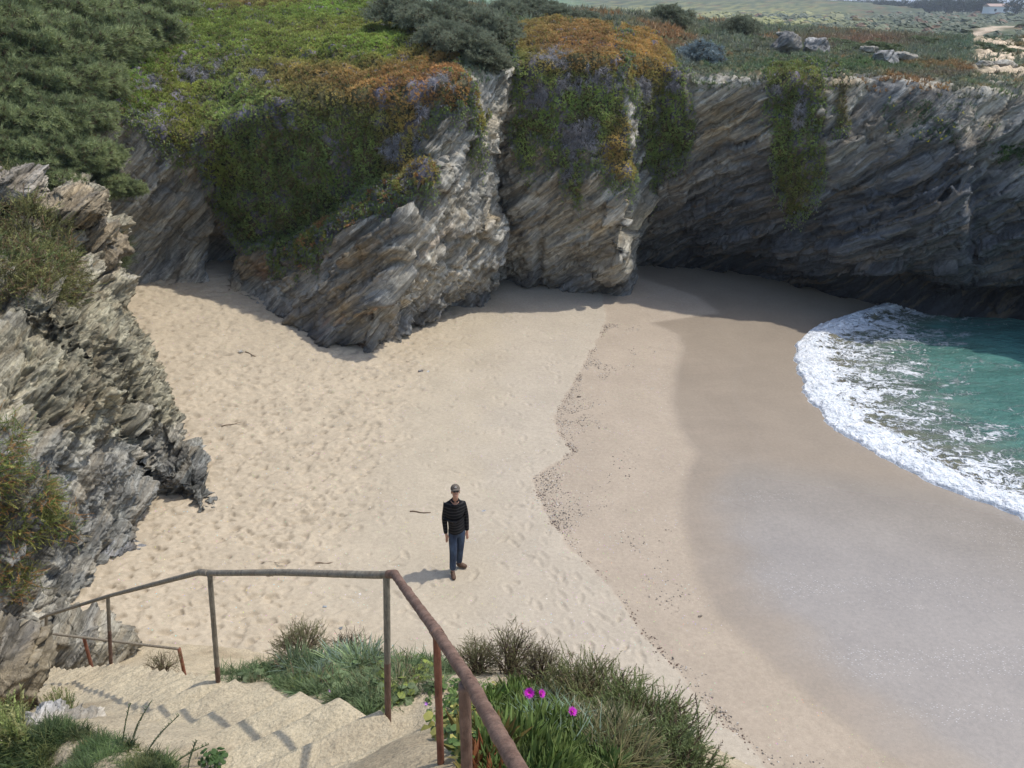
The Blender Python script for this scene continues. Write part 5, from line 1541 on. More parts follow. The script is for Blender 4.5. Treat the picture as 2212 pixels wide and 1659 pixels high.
# twiggy shrubs on the bank (needle sprigs)
def bank_shrub(x, y, Y, r, sz, seed, label, c0, c1, cd, ns=900, size=.30, core=(.07, .05, .03)):
    r_ = np.random.default_rng(seed)
    c_ = atY(x, y, Y)
    root = empty('shrub', tuple(c_))
    tag(root, label, 'shrub')
    d = r_.normal(size=(ns, 3)); d[:, 2] = np.abs(d[:, 2]) + .15
    d /= np.linalg.norm(d, axis=1)[:, None]
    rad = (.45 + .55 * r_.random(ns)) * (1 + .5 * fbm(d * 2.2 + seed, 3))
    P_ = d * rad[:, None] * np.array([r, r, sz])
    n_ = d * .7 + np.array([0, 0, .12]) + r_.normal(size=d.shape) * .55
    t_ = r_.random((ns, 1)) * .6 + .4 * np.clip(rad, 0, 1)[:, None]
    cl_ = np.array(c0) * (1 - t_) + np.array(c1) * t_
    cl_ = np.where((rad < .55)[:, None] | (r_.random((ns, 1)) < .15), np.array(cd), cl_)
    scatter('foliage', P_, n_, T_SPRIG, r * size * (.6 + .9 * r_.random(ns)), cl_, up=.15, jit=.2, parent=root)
    # twigs
    Vs, Fs, off = [], [], 0
    for k in range(46):
        dd_ = d[k] * np.array([r, r, sz]) * r_.uniform(.7, 1.1)
        mid = dd_ * .5 + r_.normal(size=3) * .07 * r
        V, F = tube_mesh(resample([np.array([0, 0, -.08]) + r_.normal(size=3) * [.15 * r, .15 * r, 0], mid, dd_], 7), np.linspace(.007, .002, 7), 4, cap=False)
        Vs.append(V); Fs.append(F + off); off += len(V)
    mesh_np('twigs', np.concatenate(Vs), np.concatenate(Fs), M_leaf, attrs={'col': np.ones((off, 3)) * np.array([.13, .09, .06])}, parent=root)
    return root
BS = dict(c0=(.14, .13, .06), c1=(.26, .25, .12), cd=(.18, .13, .08))
bank_shrub(652, 1412, 5.2, .24, .22, 61, 'olive-brown twiggy shrub on the far bank edge, left of the tallest railing post', **BS)
bank_shrub(757, 1412, 5.1, .16, .19, 62, 'small brown twiggy shrub right beside the railing post on the bank', c0=(.09, .07, .04), c1=(.15, .12, .06), cd=(.11, .08, .05), ns=420)
bank_shrub(1030, 1440, 4.1, .16, .18, 63, 'loose pale olive shrub just right of the railing on the bank', **BS)
bank_shrub(1105, 1440, 4.0, .19, .27, 64, 'tallest dark brown gnarled shrub on the bank edge, above the magenta flowers', c0=(.11, .09, .05), c1=(.21, .20, .08), cd=(.13, .09, .06), ns=1300, size=.22)
bank_shrub(1170, 1465, 3.8, .17, .21, 65, 'straw-brown shrub with drooping tips on the bank edge right of the gnarled one', c0=(.15, .12, .07), c1=(.22, .20, .09), cd=(.14, .10, .06), ns=1200, size=.24)
bank_shrub(1270, 1530, 3.5, .30, .20, 66, 'wide olive shrub behind the single magenta flower', c0=(.12, .13, .05), c1=(.24, .25, .10), cd=(.17, .13, .07), ns=1100, size=.32)
bank_shrub(1375, 1605, 3.1, .27, .22, 67, 'upright green twiggy shrub at the right end of the bank', c0=(.10, .12, .045), c1=(.21, .25, .09), cd=(.15, .11, .06), ns=1200, size=.42)
bank_shrub(1425, 1700, 2.7, .27, .25, 68, 'dark green twiggy shrub cut by the bottom edge of the picture', c0=(.09, .11, .045), c1=(.20, .24, .09), cd=(.11, .08, .045), ns=1100, size=.42)
bank_shrub(1310, 1690, 2.6, .26, .16, 69, 'low green sprigs between ice plant and the shrub at the bottom edge', c0=(.07, .09, .03), c1=(.15, .18, .06), cd=(.12, .09, .05), ns=600, size=.4)
bank_shrub(350, 1452, 6.6, .22, .16, 70, 'small dry shrub at the top of the lower steps, beside the short handrail', c0=(.14, .13, .06), c1=(.22, .20, .10), cd=(.2, .16, .09), ns=300)
# upright dry stalks at the right end
def stalks(name, items, label, cat, colr):
    Vs, Fs, off = [], [], 0
    for (x0, y0, Y0, x1, y1, bend) in items:
        a = atY(x0, y0, Y0); b_ = atY(x1, y1, Y0 + .02)
        m = (a + b_) / 2 + np.array([bend, 0, 0])
        V, F = tube_mesh(resample(smooth_grid(resample([a, m, b_], 14)[:, None], 8, 0)[:, 0], 12), np.linspace(.0035, .0018, 12), 5, cap=False)
        Vs.append(V); Fs.append(F + off); off += len(V)
        for t in np.linspace(.3, 1, 26):      # seeds along the stalk
            p_ = a * (1 - t) + b_ * t + np.array([bend * 2 * t * (1 - t), 0, 0]) * 1.0
            V, F = tube_mesh([p_, p_ + np.array([vrng.normal() * .006, vrng.normal() * .006, .014])], [.0032, .0012], 4, cap=False)
            Vs.append(V); Fs.append(F + off); off += len(V)
    o = mesh_np(name, np.concatenate(Vs), np.concatenate(Fs), M_leaf, attrs={'col': np.ones((off, 3)) * np.array(colr)})
    tag(o, label, cat)
    return o
stalks('plantain_stalk', [(262, 1630, 3.1, 281, 1520, -.01)], 'straight green seed stalk against the sandy steps, leftmost of the tall ones', 'stalk', (.16, .20, .10))
stalks('plantain_stalk', [(282, 1625, 3.1, 325, 1518, -.03)], 'curved green seed stalk against the sandy steps, second from the left', 'stalk', (.16, .20, .10))
stalks('plantain_stalk', [(310, 1640, 3.0, 387, 1545, -.03)], 'long slanting green seed stalk against the sandy steps', 'stalk', (.16, .20, .10))
stalks('plantain_stalk', [(370, 1655, 2.9, 450, 1608, -.03)], 'low green seed stalk leaning furthest right over the sandy steps', 'stalk', (.16, .20, .10))
stalks('plantain_stalk', [(405, 1668, 2.8, 425, 1600, -.01)], 'short upright green seed stalk near the bottom of the steps', 'stalk', (.16, .20, .10))
stalks('dry_stalk', [(1497, 1640, 3.0, 1502, 1503, .03), (1487, 1650, 3.0, 1466, 1520, 0), (1440, 1600, 3.1, 1428, 1530, .01), (1400, 1560, 3.2, 1370, 1495, 0), (1330, 1540, 3.4, 1300, 1450, -.01), (1350, 1540, 3.3, 1345, 1455, 0)], 'tall thin dry stalks rising above the shrubs at the right end of the bank', 'stalks', (.16, .12, .09))
# broad leaf weed at the bottom
P_, _ = region([(446, 1640), (486, 1640), (486, 1668), (446, 1668)], 14)
o = scatter('weed', P_ + [0, 0, .03], np.tile(UPN, (len(P_), 1)), T_ROUND, .045, np.tile(np.array([[.06, .11, .03]]), (len(P_), 1)), up=.9, jit=.3)
tag(o, 'small dark leafy weed at the bottom edge, growing in the sand of the steps', 'weed')

# magenta flowers
M_petal, nt, b = newmat('petal')
b.inputs['Base Color'].default_value = (0.62, 0.03, 0.52, 1); b.inputs['Roughness'].default_value = .5
M_center, nt, b = newmat('flower_center')
b.inputs['Base Color'].default_value = (0.75, 0.55, 0.25, 1)
M_calyx, nt, b = newmat('calyx')
b.inputs['Base Color'].default_value = (0.12, 0.17, 0.05, 1)
def flower(x, y, dpt, r, tilt, label):
    c_ = at_depth(x, y, dpt)
    root = empty('ice_plant_flower', tuple(c_ - [0, 0, r * .5]))
    tag(root, label, 'flower', 'magenta ice plant flowers')
    parts = []
    for ring, (n, tl, ln) in enumerate([(34, 1.25, 1.0), (30, 1.0, .9), (24, .7, .72)]):
        for k in range(n):
            parts.append(blade(2 * pi * k / n + ring * .13 + vr.normal() * .04, tl + vr.normal() * .07, ln * vr.uniform(.9, 1.05), .13, -.15, 3))
    V, F = merge(parts)
    Rm = np.array(Matrix.Rotation(tilt[0], 3, 'X') @ Matrix.Rotation(tilt[1], 3, 'Y'))
    V = (V * r) @ Rm.T + [0, 0, r * .5]
    mesh_np('petals', V, F, M_petal, smooth=False, parent=root)
    parts = [blade(vr.uniform(0, 6.3), vr.uniform(0, .9), vr.uniform(.25, .38), .05, 0, 1) for _ in range(70)]
    V, F = merge(parts); mesh_np('stamens', (V * r) @ Rm.T + [0, 0, r * .52], F, M_center, smooth=False, parent=root)
    V, F = tube_mesh(np.array([[0, 0, -r * 1.3], [0, 0, -r * .1], [0, 0, r * .3], [0, 0, r * .5]]) @ Rm.T, [r * .12, r * .16, r * .34, r * .30], 9)
    mesh_np('calyx', V, F[:, :4], M_calyx, parent=root)
fd0 = 3.35
flower(1143, 1497, 3.55, .031, (.75, 0), 'magenta ice plant flower facing the camera, left one of the touching pair')
flower(1168, 1499, 3.60, .025, (.5, .7), 'magenta ice plant flower turned sideways, right one of the touching pair')
flower(1235, 1538, 3.30, .026, (.35, .5), 'single magenta ice plant flower lower right of the pair')
M_pet2, nt, b = newmat('mauve_petal')
b.inputs['Base Color'].default_value = (0.42, 0.16, 0.50, 1)
for (x, y, Y, lab) in [(713, 1548 - 56, 3.95, 'tiny mauve flower among grass beside the steps'), (921, 1520, 2.95, 'tiny mauve flower just left of the nearest railing post'), (1010, 1525, 2.9, 'tiny mauve flower between the two nearest railing posts')]:
    c_ = atY(x, y, Y)
    V, F = merge([blade(2 * pi * k / 5, 1.1, 1.0, .55, -.1, 2) for k in range(5)])
    Rm = np.array(Matrix.Rotation(.8, 3, 'X'))
    o = mesh_np('small_flower', (V * .014) @ Rm.T, F, M_pet2, smooth=False); o.location = tuple(c_); tag(o, lab, 'flower')

# ================================================================== PERSON
def simple_mat(name, colr, rough=.7, spec=.3, nscale=None, namt=.3):
    m, nt, b = newmat(name)
    if nscale:
        k = ramp(nt, noise(nt, pos(nt), nscale, 4, .6), [(0.3, 1 - namt), (0.7, 1 + namt)])
        L(nt, mixc(nt, 1.0, colr, k, 'MULTIPLY'), b.inputs['Base Color'])
    else:
        b.inputs['Base Color'].default_value = tuple(colr) + (1,)
    b.inputs['Roughness'].default_value = rough
    b.inputs['Specular IOR Level'].default_value = spec
    return m
M_skin = simple_mat('skin', (0.40, 0.22, 0.15), .55)
M_glass = simple_mat('sunglass_lens', (0.008, 0.008, 0.01), .12, .6)
M_cap = simple_mat('cap_cloth', (0.13, 0.11, 0.09), .9, .1, 30, .3)
M_boot = simple_mat('boot_leather', (0.095, 0.055, 0.035), .7, .3, 25, .4)
M_hair = simple_mat('hair', (0.10, 0.08, 0.07), .8)
M_jean, nt, b = newmat('denim')
p = N(nt, 'ShaderNodeTexCoord').outputs['Object']
k = noise(nt, mapping(nt, p, scale=(1, 1, .45)), 7, 4, .6)
L(nt, mixc(nt, ramp(nt, k, [(0.40, 0.0), (0.70, 1.0)]), (0.010, 0.019, 0.042), (0.055, 0.09, 0.15)), b.inputs['Base Color'])
b.inputs['Roughness'].default_value = .85
M_shirt, nt, b = newmat('striped_knit')
p = N(nt, 'ShaderNodeTexCoord').outputs['Object']
sx = N(nt, 'ShaderNodeSeparateXYZ'); L(nt, p, sx.inputs[0])
wz = math_(nt, 'ADD', sx.outputs['Z'], math_(nt, 'MULTIPLY', noise(nt, p, 3.0, 2), 0.03))
st = math_(nt, 'SINE', math_(nt, 'MULTIPLY', wz, 2 * pi / 0.058))
st = ramp(nt, st, [(0.50, 0.0), (0.70, 1.0)])
L(nt, mixc(nt, st, (0.008, 0.008, 0.009), (0.038, 0.036, 0.035)), b.inputs['Base Color'])
b.inputs['Roughness'].default_value = .9
b.inputs['Specular IOR Level'].default_value = .15

NECK = np.array([.026, -.005, 1.56])
def tiltpts(V):
    V = np.asarray(V, float)
    a = radians(-24) * sstep(1.54, 1.60, V[:, 2])
    yaw = radians(6)
    d = V - NECK
    y = d[:, 1] * np.cos(a) - d[:, 2] * np.sin(a) * -1 * -1
    z = d[:, 1] * np.sin(a) + d[:, 2] * np.cos(a)
    return np.stack([d[:, 0], y, z], -1) + NECK
def head_tilt(me):
    v = np.zeros(len(me.vertices) * 3); me.vertices.foreach_get('co', v)
    me.vertices.foreach_set('co', tiltpts(v.reshape(-1, 3)).ravel().astype(np.float32)); me.update()
def skin_obj(name, verts, edges, mat, parent, root=None, sub=2, loc=None):
    names = list(verts)
    me = bpy.data.meshes.new(name)
    me.from_pydata([verts[n][0] for n in names], [(names.index(a), names.index(b_)) for a, b_ in edges], [])
    o = bpy.data.objects.new(name, me)
    COL.objects.link(o)
    sm = o.modifiers.new('skin', 'SKIN'); sm.use_smooth_shade = True
    sv = me.skin_vertices[0].data
    for i, n in enumerate(names):
        r = verts[n][1]
        sv[i].radius = (r, r) if np.isscalar(r) else r
        sv[i].use_root = (n == (root or names[0]))
    ss_ = o.modifiers.new('sub', 'SUBSURF'); ss_.levels = sub; ss_.render_levels = sub
    dg = bpy.context.evaluated_depsgraph_get()
    ev = o.evaluated_get(dg)
    nm = bpy.data.meshes.new_from_object(ev)
    if name == 'body': head_tilt(nm)
    nm.polygons.foreach_set('use_smooth', np.ones(len(nm.polygons), bool))
    nm.materials.clear(); nm.materials.append(mat)
    o.modifiers.clear(); o.data = nm
    if parent is not None: o.parent = parent
    return o
pc = onsand(986, 1236)
person = empty('person', tuple(pc))
tag(person, 'person in dark striped shirt, blue jeans, cap and sunglasses standing on the sand', 'person')
person.scale = (.87, .93, 1.0)
person.rotation_euler = (0, 0, radians(9))
# local frame: +x to the picture right, -y towards the camera
J = {
 'pelvis': ((.045, .02, .97), (.155, .115)), 'waist': ((.035, .02, 1.10), (.150, .11)), 'chest': ((.02, .02, 1.30), (.165, .12)), 'upchest': ((.018, .015, 1.41), (.12, .09)),
 'neck': ((.022, .0, 1.50), .055), 'neck2': ((.026, -.015, 1.545), .052),
 'hipL': ((-.045, .0, .90), (.09, .095)), 'kneeL': ((-.055, -.075, .50), (.062, .066)), 'ankL': ((-.085, -.10, .10), (.042, .045)),
 'hipR': ((.125, .03, .90), (.09, .095)), 'kneeR': ((.095, .04, .50), (.062, .066)), 'ankR': ((.07, .13, .10), (.042, .045)),
 'shL': ((-.155, .02, 1.405), .058), 'elL': ((-.200, .045, 1.12), .044), 'wrL': ((-.185, -.02, .875), .029), 'haL': ((-.172, -.035, .80), (.040, .020)),
 'shR': ((.19, .03, 1.40), .058), 'elR': ((.235, .07, 1.12), .044), 'wrR': ((.243, .01, .885), .029), 'haR': ((.240, -.005, .81), (.040, .020)),
 'toeL': ((-.075, -.20, .05), (.035, .03)), 'toeR': ((.15, .09, .05), (.035, .03)),
}
body_v = {k_: (v_[0], (np.array(v_[1]) * .74 if not np.isscalar(v_[1]) else v_[1] * .80)) for k_, v_ in J.items()}
for k_ in ('neck', 'neck2', 'haL', 'haR', 'wrL', 'wrR'): body_v[k_] = J[k_]
body_v['jaw'] = ((.030, -.045, 1.590), (.058, .062)); body_v['face'] = ((.034, -.030, 1.66), (.076, .088)); body_v['crown'] = ((.036, -.020, 1.725), (.074, .084))
for s_, hx in (('L', -1), ('R', 1)):
    wr = np.array(J['ha' + s_][0])
    for f_, (ox, oy, ln) in enumerate([(-.020, -.012, .075), (-.008, -.016, .085), (.006, -.014, .080), (.018, -.008, .065)]):
        b0 = wr + np.array([ox * .8, oy * .6, -.028]); b1 = b0 + np.array([ox * .2, -.012, -ln * .5]); b2 = b1 + np.array([0, -.006, -ln * .45]) + np.array([0, .0, 0])
        body_v[f'f{s_}{f_}a'] = (tuple(b0), .0095); body_v[f'f{s_}{f_}b'] = (tuple(b1), .0085); body_v[f'f{s_}{f_}c'] = (tuple(b2), .007)
    t0 = wr + np.array([-hx * .030, -.012, .012]); t1 = t0 + np.array([-hx * .014, -.018, -.040])
    body_v[f't{s_}a'] = (tuple(t0), .011); body_v[f't{s_}b'] = (tuple(t1), .009)
edges = [('pelvis', 'waist'), ('waist', 'chest'), ('chest', 'upchest'), ('upchest', 'neck'), ('neck', 'neck2'), ('neck2', 'jaw'), ('jaw', 'face'), ('face', 'crown'),
         ('pelvis', 'hipL'), ('hipL', 'kneeL'), ('kneeL', 'ankL'), ('ankL', 'toeL'), ('pelvis', 'hipR'), ('hipR', 'kneeR'), ('kneeR', 'ankR'), ('ankR', 'toeR'),
         ('upchest', 'shL'), ('shL', 'elL'), ('elL', 'wrL'), ('wrL', 'haL'), ('upchest', 'shR'), ('shR', 'elR'), ('elR', 'wrR'), ('wrR', 'haR')]
for s_ in 'LR':
    for f_ in range(4): edges += [('ha' + s_, f'f{s_}{f_}a'), (f'f{s_}{f_}a', f'f{s_}{f_}b'), (f'f{s_}{f_}b', f'f{s_}{f_}c')]
    edges += [('ha' + s_, f't{s_}a'), (f't{s_}a', f't{s_}b')]
body = skin_obj('body', body_v, edges, M_skin, person, 'pelvis')
# nose and ears belong to the same figure: small forms on the face
def ball(name, c_, r, mat, parent, n=14, sq=1.0):
    TH, PH = np.meshgrid(np.linspace(0, pi, n), np.linspace(0, 2 * pi, 2 * n), indexing='ij')
    D = np.stack([np.sin(TH) * np.cos(PH), np.sin(TH) * np.sin(PH), np.cos(TH)], -1)
    return mesh_np(name, D * np.array(r) + np.array(c_), gridfaces(n, 2 * n), mat, parent=parent)
fc = np.array([.036, -.020, 1.66])
ball('nose', fc + [0, -.105, -.012], (.012, .017, .022), M_skin, body)
for sx_ in (-1, 1): ball('ear', fc + [sx_ * .078, .0, -.008], (.010, .018, .030), M_skin, body)
ball('mouth', fc + [0, -.088, -.055], (.026, .008, .006), simple_mat('lips', (.50, .30, .26), .5), body)
sv_ = {
 'hem0': ((.045, .02, .845), (.190, .140)), 'hem': ((.045, .02, .92), (.190, .138)), 'waist': ((.035, .02, 1.05), (.192, .135)), 'belly': ((.03, .01, 1.18), (.188, .135)), 'chest': ((.02, .02, 1.30), (.155, .118)), 'upchest': ((.018, .02, 1.40), (.105, .085)), 'neck': ((.022, .01, 1.485), .066),
 'shL': ((-.150, .02, 1.40), .066), 'elL': ((-.200, .045, 1.12), .055), 'wrL': ((-.184, -.022, .835), .040),
 'shR': ((.185, .03, 1.395), .066), 'elR': ((.235, .07, 1.12), .055), 'wrR': ((.242, .004, .845), .040)}
se = [('hem0', 'hem'), ('hem', 'waist'), ('waist', 'belly'), ('belly', 'chest'), ('chest', 'upchest'), ('upchest', 'neck'), ('upchest', 'shL'), ('shL', 'elL'), ('elL', 'wrL'), ('upchest', 'shR'), ('shR', 'elR'), ('elR', 'wrR')]
sv_ = {k_: (v_[0], np.array(v_[1]) * 1.10) for k_, v_ in sv_.items()}
shirt = skin_obj('shirt', sv_, se, M_shirt, person, 'chest')
# collar, open at the front
V, F = tube_mesh([(.022 + .066 * cos(a), -.005 + .064 * sin(a), 1.515 + .012 * sin(a)) for a in np.linspace(-1.2, 4.34, 22)], .014, 8)
mesh_np('collar', V, F, M_shirt, parent=shirt)
jv = {'waist': ((.045, .02, .97), (.150, .112)), 'seat': ((.045, .03, .90), (.158, .12)), 'hipL': ((-.04, .0, .83), (.098, .10)), 'midL': ((-.048, -.035, .66), (.082, .085)), 'kneeL': ((-.055, -.075, .50), (.070, .073)), 'shinL': ((-.07, -.085, .30), (.064, .066)), 'cuffL': ((-.083, -.098, .115), (.060, .062)),
      'hipR': ((.122, .03, .83), (.098, .10)), 'midR': ((.11, .035, .66), (.082, .085)), 'kneeR': ((.095, .04, .50), (.070, .073)), 'shinR': ((.083, .09, .30), (.064, .066)), 'cuffR': ((.07, .128, .115), (.060, .062))}
je = [('waist', 'seat'), ('seat', 'hipL'), ('hipL', 'midL'), ('midL', 'kneeL'), ('kneeL', 'shinL'), ('shinL', 'cuffL'), ('seat', 'hipR'), ('hipR', 'midR'), ('midR', 'kneeR'), ('kneeR', 'shinR'), ('shinR', 'cuffR')]
jv = {k_: (v_[0], np.array(v_[1]) * 1.12) for k_, v_ in jv.items()}
skin_obj('jeans', jv, je, M_jean, person, 'seat')
for nm_, a_k, heel, toe in (('L', (-.085, -.10), (-.088, -.065), (-.070, -.275)), ('R', (.07, .13), (.035, .145), (.235, .085))):
    bv = {'top': ((a_k[0], a_k[1], .135), (.050, .050)), 'ank': ((a_k[0], a_k[1], .075), (.050, .052)), 'heel': ((heel[0], heel[1], .045), (.042, .040)),
          'ball': (((a_k[0] * .35 + toe[0] * .65), (a_k[1] * .35 + toe[1] * .65), .045), (.052, .042)), 'toe': ((toe[0], toe[1], .035), (.036, .030))}
    bo = skin_obj('boot', bv, [('top', 'ank'), ('ank', 'heel'), ('ank', 'ball'), ('ball', 'toe')], M_boot, person, 'ank')
# cap: dome and brim
n2 = 20
TH, PH = np.meshgrid(np.linspace(0, pi * .52, n2), np.linspace(0, 2 * pi, 2 * n2), indexing='ij')
D = np.stack([np.sin(TH) * np.cos(PH) * .094, np.sin(TH) * np.sin(PH) * .108, np.cos(TH) * .092], -1)
cap = mesh_np('cap', D + np.array([.036, -.018, 1.705]), gridfaces(n2, 2 * n2), M_cap, parent=person)
u_ = np.linspace(-1, 1, 15); w_ = np.linspace(0, 1, 7)
UU, WW = np.meshgrid(u_, w_, indexing='ij')
ang_ = UU * 1.15
top_ = np.stack([.036 + np.sin(ang_) * (.092 + .0 * WW), -.018 - np.cos(ang_) * .104 - WW * .062 * np.cos(ang_ * .95), 1.714 - WW * .018 - .014 * UU ** 2], -1)
V = np.concatenate([top_.reshape(-1, 3), top_.reshape(-1, 3) - [0, 0, .005]])
f1_ = gridfaces(15, 7)
mesh_np('brim', V, np.concatenate([f1_, f1_[:, ::-1] + 105]), M_cap, parent=cap)
ball('cap_badge', (.036, -.125, 1.745), (.022, .006, .012), simple_mat('badge', (.45, .43, .40), .8), cap)
# hair at the sides
ball('hair', (.036, .020, 1.675), (.080, .080, .052), M_hair, person)
gl = empty('sunglasses', (.036, -.105, 1.672)); gl.parent = person
for sx_ in (-1, 1):
    ball('lens', (sx_ * .031, -.003, 0), (.027, .010, .019), M_glass, gl)
V, F = tube_mesh([(-.078, .09, .004), (-.080, .04, .004), (-.064, -.002, .010), (0, -.010, .008), (.064, -.002, .010), (.080, .04, .004), (.078, .09, .004)], .0035, 6)
mesh_np('frame', V, F[:, :4], M_glass, parent=gl)

def tilt_obj(o, off=(0, 0, 0)):
    me = o.data
    v = np.zeros(len(me.vertices) * 3); me.vertices.foreach_get('co', v)
    v = v.reshape(-1, 3) + np.array(off)
    me.vertices.foreach_set('co', (tiltpts(v) - np.array(off)).ravel().astype(np.float32)); me.update()
for o_ in list(body.children) + [cap] + list(cap.children) + [c_ for c_ in person.children if c_.name.startswith('hair')]:
    tilt_obj(o_)
for o_ in gl.children: tilt_obj(o_, tuple(gl.location))

# ================================================================== SMALL THINGS ON THE BEACH
def pebbles(name, n, sampler, smin, smax, cols, label, cat='pebbles', flat=.6):
    TH, PH = np.meshgrid(np.linspace(0, pi, 5), np.linspace(0, 2 * pi, 7), indexing='ij')
    D = np.stack([np.sin(TH) * np.cos(PH), np.sin(TH) * np.sin(PH), np.cos(TH) * flat], -1).reshape(-1, 3)
    fq = gridfaces(5, 7)
    tv = [(D * (1 + .25 * np.random.default_rng(s).normal(size=(len(D), 1)) * 0.6), np.concatenate([fq[:, [0, 1, 2]], fq[:, [0, 2, 3]]])) for s in (1, 2, 3)]
    P_ = sampler(n)
    s_ = smin + (smax - smin) * vrng.random(len(P_)) ** 3
    P_[:, 2] = sand_z(P_[:, 0], P_[:, 1]) + s_ * .15
    cs = np.array(cols)[vrng.integers(0, len(cols), len(P_))] * (.7 + .6 * vrng.random((len(P_), 1)))
    o = scatter(name, P_, np.tile(UPN, (len(P_), 1)), tv, s_, cs, up=1, jit=.15, mat=M_pebble)
    tag(o, label, cat, kind='stuff')
M_pebble, nt, b = newmat('pebble')
L(nt, attr(nt, 'col').outputs['Color'], b.inputs['Base Color']); b.inputs['Roughness'].default_value = .7
def s_wrack(n):
    y = vrng.uniform(6.5, 25, n * 3)
    wx = np.interp(y, wrY, wrX)
    x = wx + .05 + np.abs(vrng.normal(size=n * 3)) * .5 + (vrng.random(n * 3) < .3) * vrng.random(n * 3) * 1.2
    d_ = fbm(np.stack([x * .9, y * .9, x * 0], -1) + 5, 3)
    m = (d_ + .55 * np.exp(-((x - wx) / .25) ** 2) + .5 * np.exp(-((y - 14.5) / 1.6) ** 2) > .26) & (x < np.interp(y, wtY, wtX))
    return np.stack([x[m], y[m], x[m] * 0], -1)[:n]
PC = [(.18, .15, .12), (.30, .25, .2), (.10, .09, .08), (.42, .36, .28), (.5, .46, .4)]
pebbles('pebbles', 7000, s_wrack, .003, .018, PC, 'small stones and shell bits strewn along the old tide line')
def s_line(n):
    y = vrng.uniform(7, 25, n)
    x = np.interp(y, wrY, wrX) + vrng.normal(size=n) * .07 + .05
    m = fbm(np.stack([x * 0, y * .8, x * 0], -1) + 3, 2) > -.02
    return np.stack([x[m], y[m], x[m] * 0], -1)
pebbles('tide_debris', 2300, s_line, .003, .020, [(.10, .065, .045), (.16, .10, .07), (.2, .16, .12)], 'dark seaweed crumbs marking the ragged tide line', 'seaweed')
def s_dry(n):
    return np.stack([vrng.uniform(-6, 2.6, n), vrng.uniform(6.8, 24, n), np.zeros(n)], -1)
pebbles('shell_bits', 1500, s_dry, .005, .018, [(.65, .6, .52), (.4, .34, .27), (.25, .2, .16)], 'pale shell bits scattered over the dry sand')
# loose foam flecks carried by the last wash are part of the sand surface
def twig(x, y, ln, ang, r, label, name='driftwood', colr=(.20, .14, .09), group=None):
    c_ = onsand(x, y, .01)
    pts = []
    for k in range(7):
        t = (k / 6 - .5) * ln
        q_ = np.array([c_[0] + cos(ang) * t, c_[1] + sin(ang) * t + .04 * ln * math.sin(k * 1.3), 0])
        q_[2] = float(sand_z(q_[0], q_[1])) + .012 + r * .6
        pts.append(q_)
    V, F = tube_mesh(resample(pts, 14), np.linspace(r, r * .5, 14), 7, rough=r * .3)
    o = mesh_py(name, V, F, M_leaf, attrs={'col': np.ones((len(V), 3)) * np.array(colr)}, loc=tuple(c_))
    o.location = tuple(c_)
    tag(o, label, 'driftwood' if name == 'driftwood' else 'stone', group)
twig(600, 1216, .55, .12, .008, 'pale thin stick lying above the handrail on the trampled sand', colr=(.5, .42, .32))
twig(575, 1243, .28, -.3, .022, 'dark clump of driftwood just below the handrail top rail')
twig(500, 918, .45, .5, .012, 'thin brown stick on the trampled sand in front of the left buttress')
twig(400, 1172, .4, .5, .006, 'pale twig near the foot of the honeycomb headland', colr=(.5, .42, .3))
twig(545, 768, .5, -.5, .018, 'brown stick half buried in the shade below the left buttress')
twig(700, 1218, .3, .1, .012, 'short dark stick on the sand left of the person')
twig(908, 1108, .42, -.1, .014, 'dark seaweed scrap in a footprint left of the person')
for (x, y, s_, rz, colr, lab) in [(910, 803, .16, .2, (.28, .26, .24), 'grey stone lying alone in the middle of the beach'), (1045, 1105, .085, .5, (.55, .58, .62), 'white and blue shell by the person'), (700, 1312, .085, .1, (.30, .36, .42), 'flat blue-grey pebble below the handrail'),
                                  (777, 1286, .07, .1, (.6, .55, .48), 'pale pebble on the sand right of the tallest railing gap'), (1513, 1332, .07, .4, (.3, .25, .2), 'brown pebble on the edge of the wet sand'), (925, 803, .1, .6, (.6, .58, .55), 'pale shard beside the lone grey stone'),
                                  (1250, 858, .12, .2, (.12, .1, .09), 'dark pebble just right of the tide line'), (735, 1358, .075, .1, (.32, .35, .36), 'grey pebble behind the bank shrubs'), (520, 762, .18, .4, (.6, .57, .5), 'pale stone in the shaded corner of the cove')]:
    c_ = onsand(x, y, s_ * .12)
    rock_thing('stone', tuple(c_), (s_, s_ * .6, s_ * .35), (0, 0, rz), int(x), lab, 'stone', base=colr, lay_amp=.01, n=16, mat=M_rock_near)

# ================================================================== FAR TREES AND HOUSE ON THE HORIZON
def far_tree(x, Y, h, w, seed, label, kind='umbrella'):
    r_ = np.random.default_rng(seed)
    b0 = atY(x, 12, Y); b0[2] = 4.4
    root = empty('umbrella_pine', tuple(b0)); tag(root, label, 'tree', 'umbrella pines on the horizon')
    V, F = tube_mesh([(0, 0, -1), (.1 * h, 0, h * .35), (.05 * h, 0, h * .75)], [h * .05, h * .035, h * .02], 7)
    mesh_np('trunk', V, F[:, :4], M_leaf, attrs={'col': np.ones((len(V), 3)) * np.array([.08, .06, .05])}, parent=root)
    n = 500
    d = r_.normal(size=(n, 3)); d /= np.linalg.norm(d, axis=1)[:, None]
    rad = r_.random(n) ** .33 * (1 + .4 * fbm(d * 1.8 + seed, 2))
    P_ = d * rad[:, None] * np.array([w, w, h * .38]) + [0, 0, h * .48]
    scatter('crown', P_, d, T_COVER, w * .22, np.tile([[.07, .09, .06]], (n, 1)) * (.7 + .6 * r_.random((n, 1))), up=.3, parent=root)
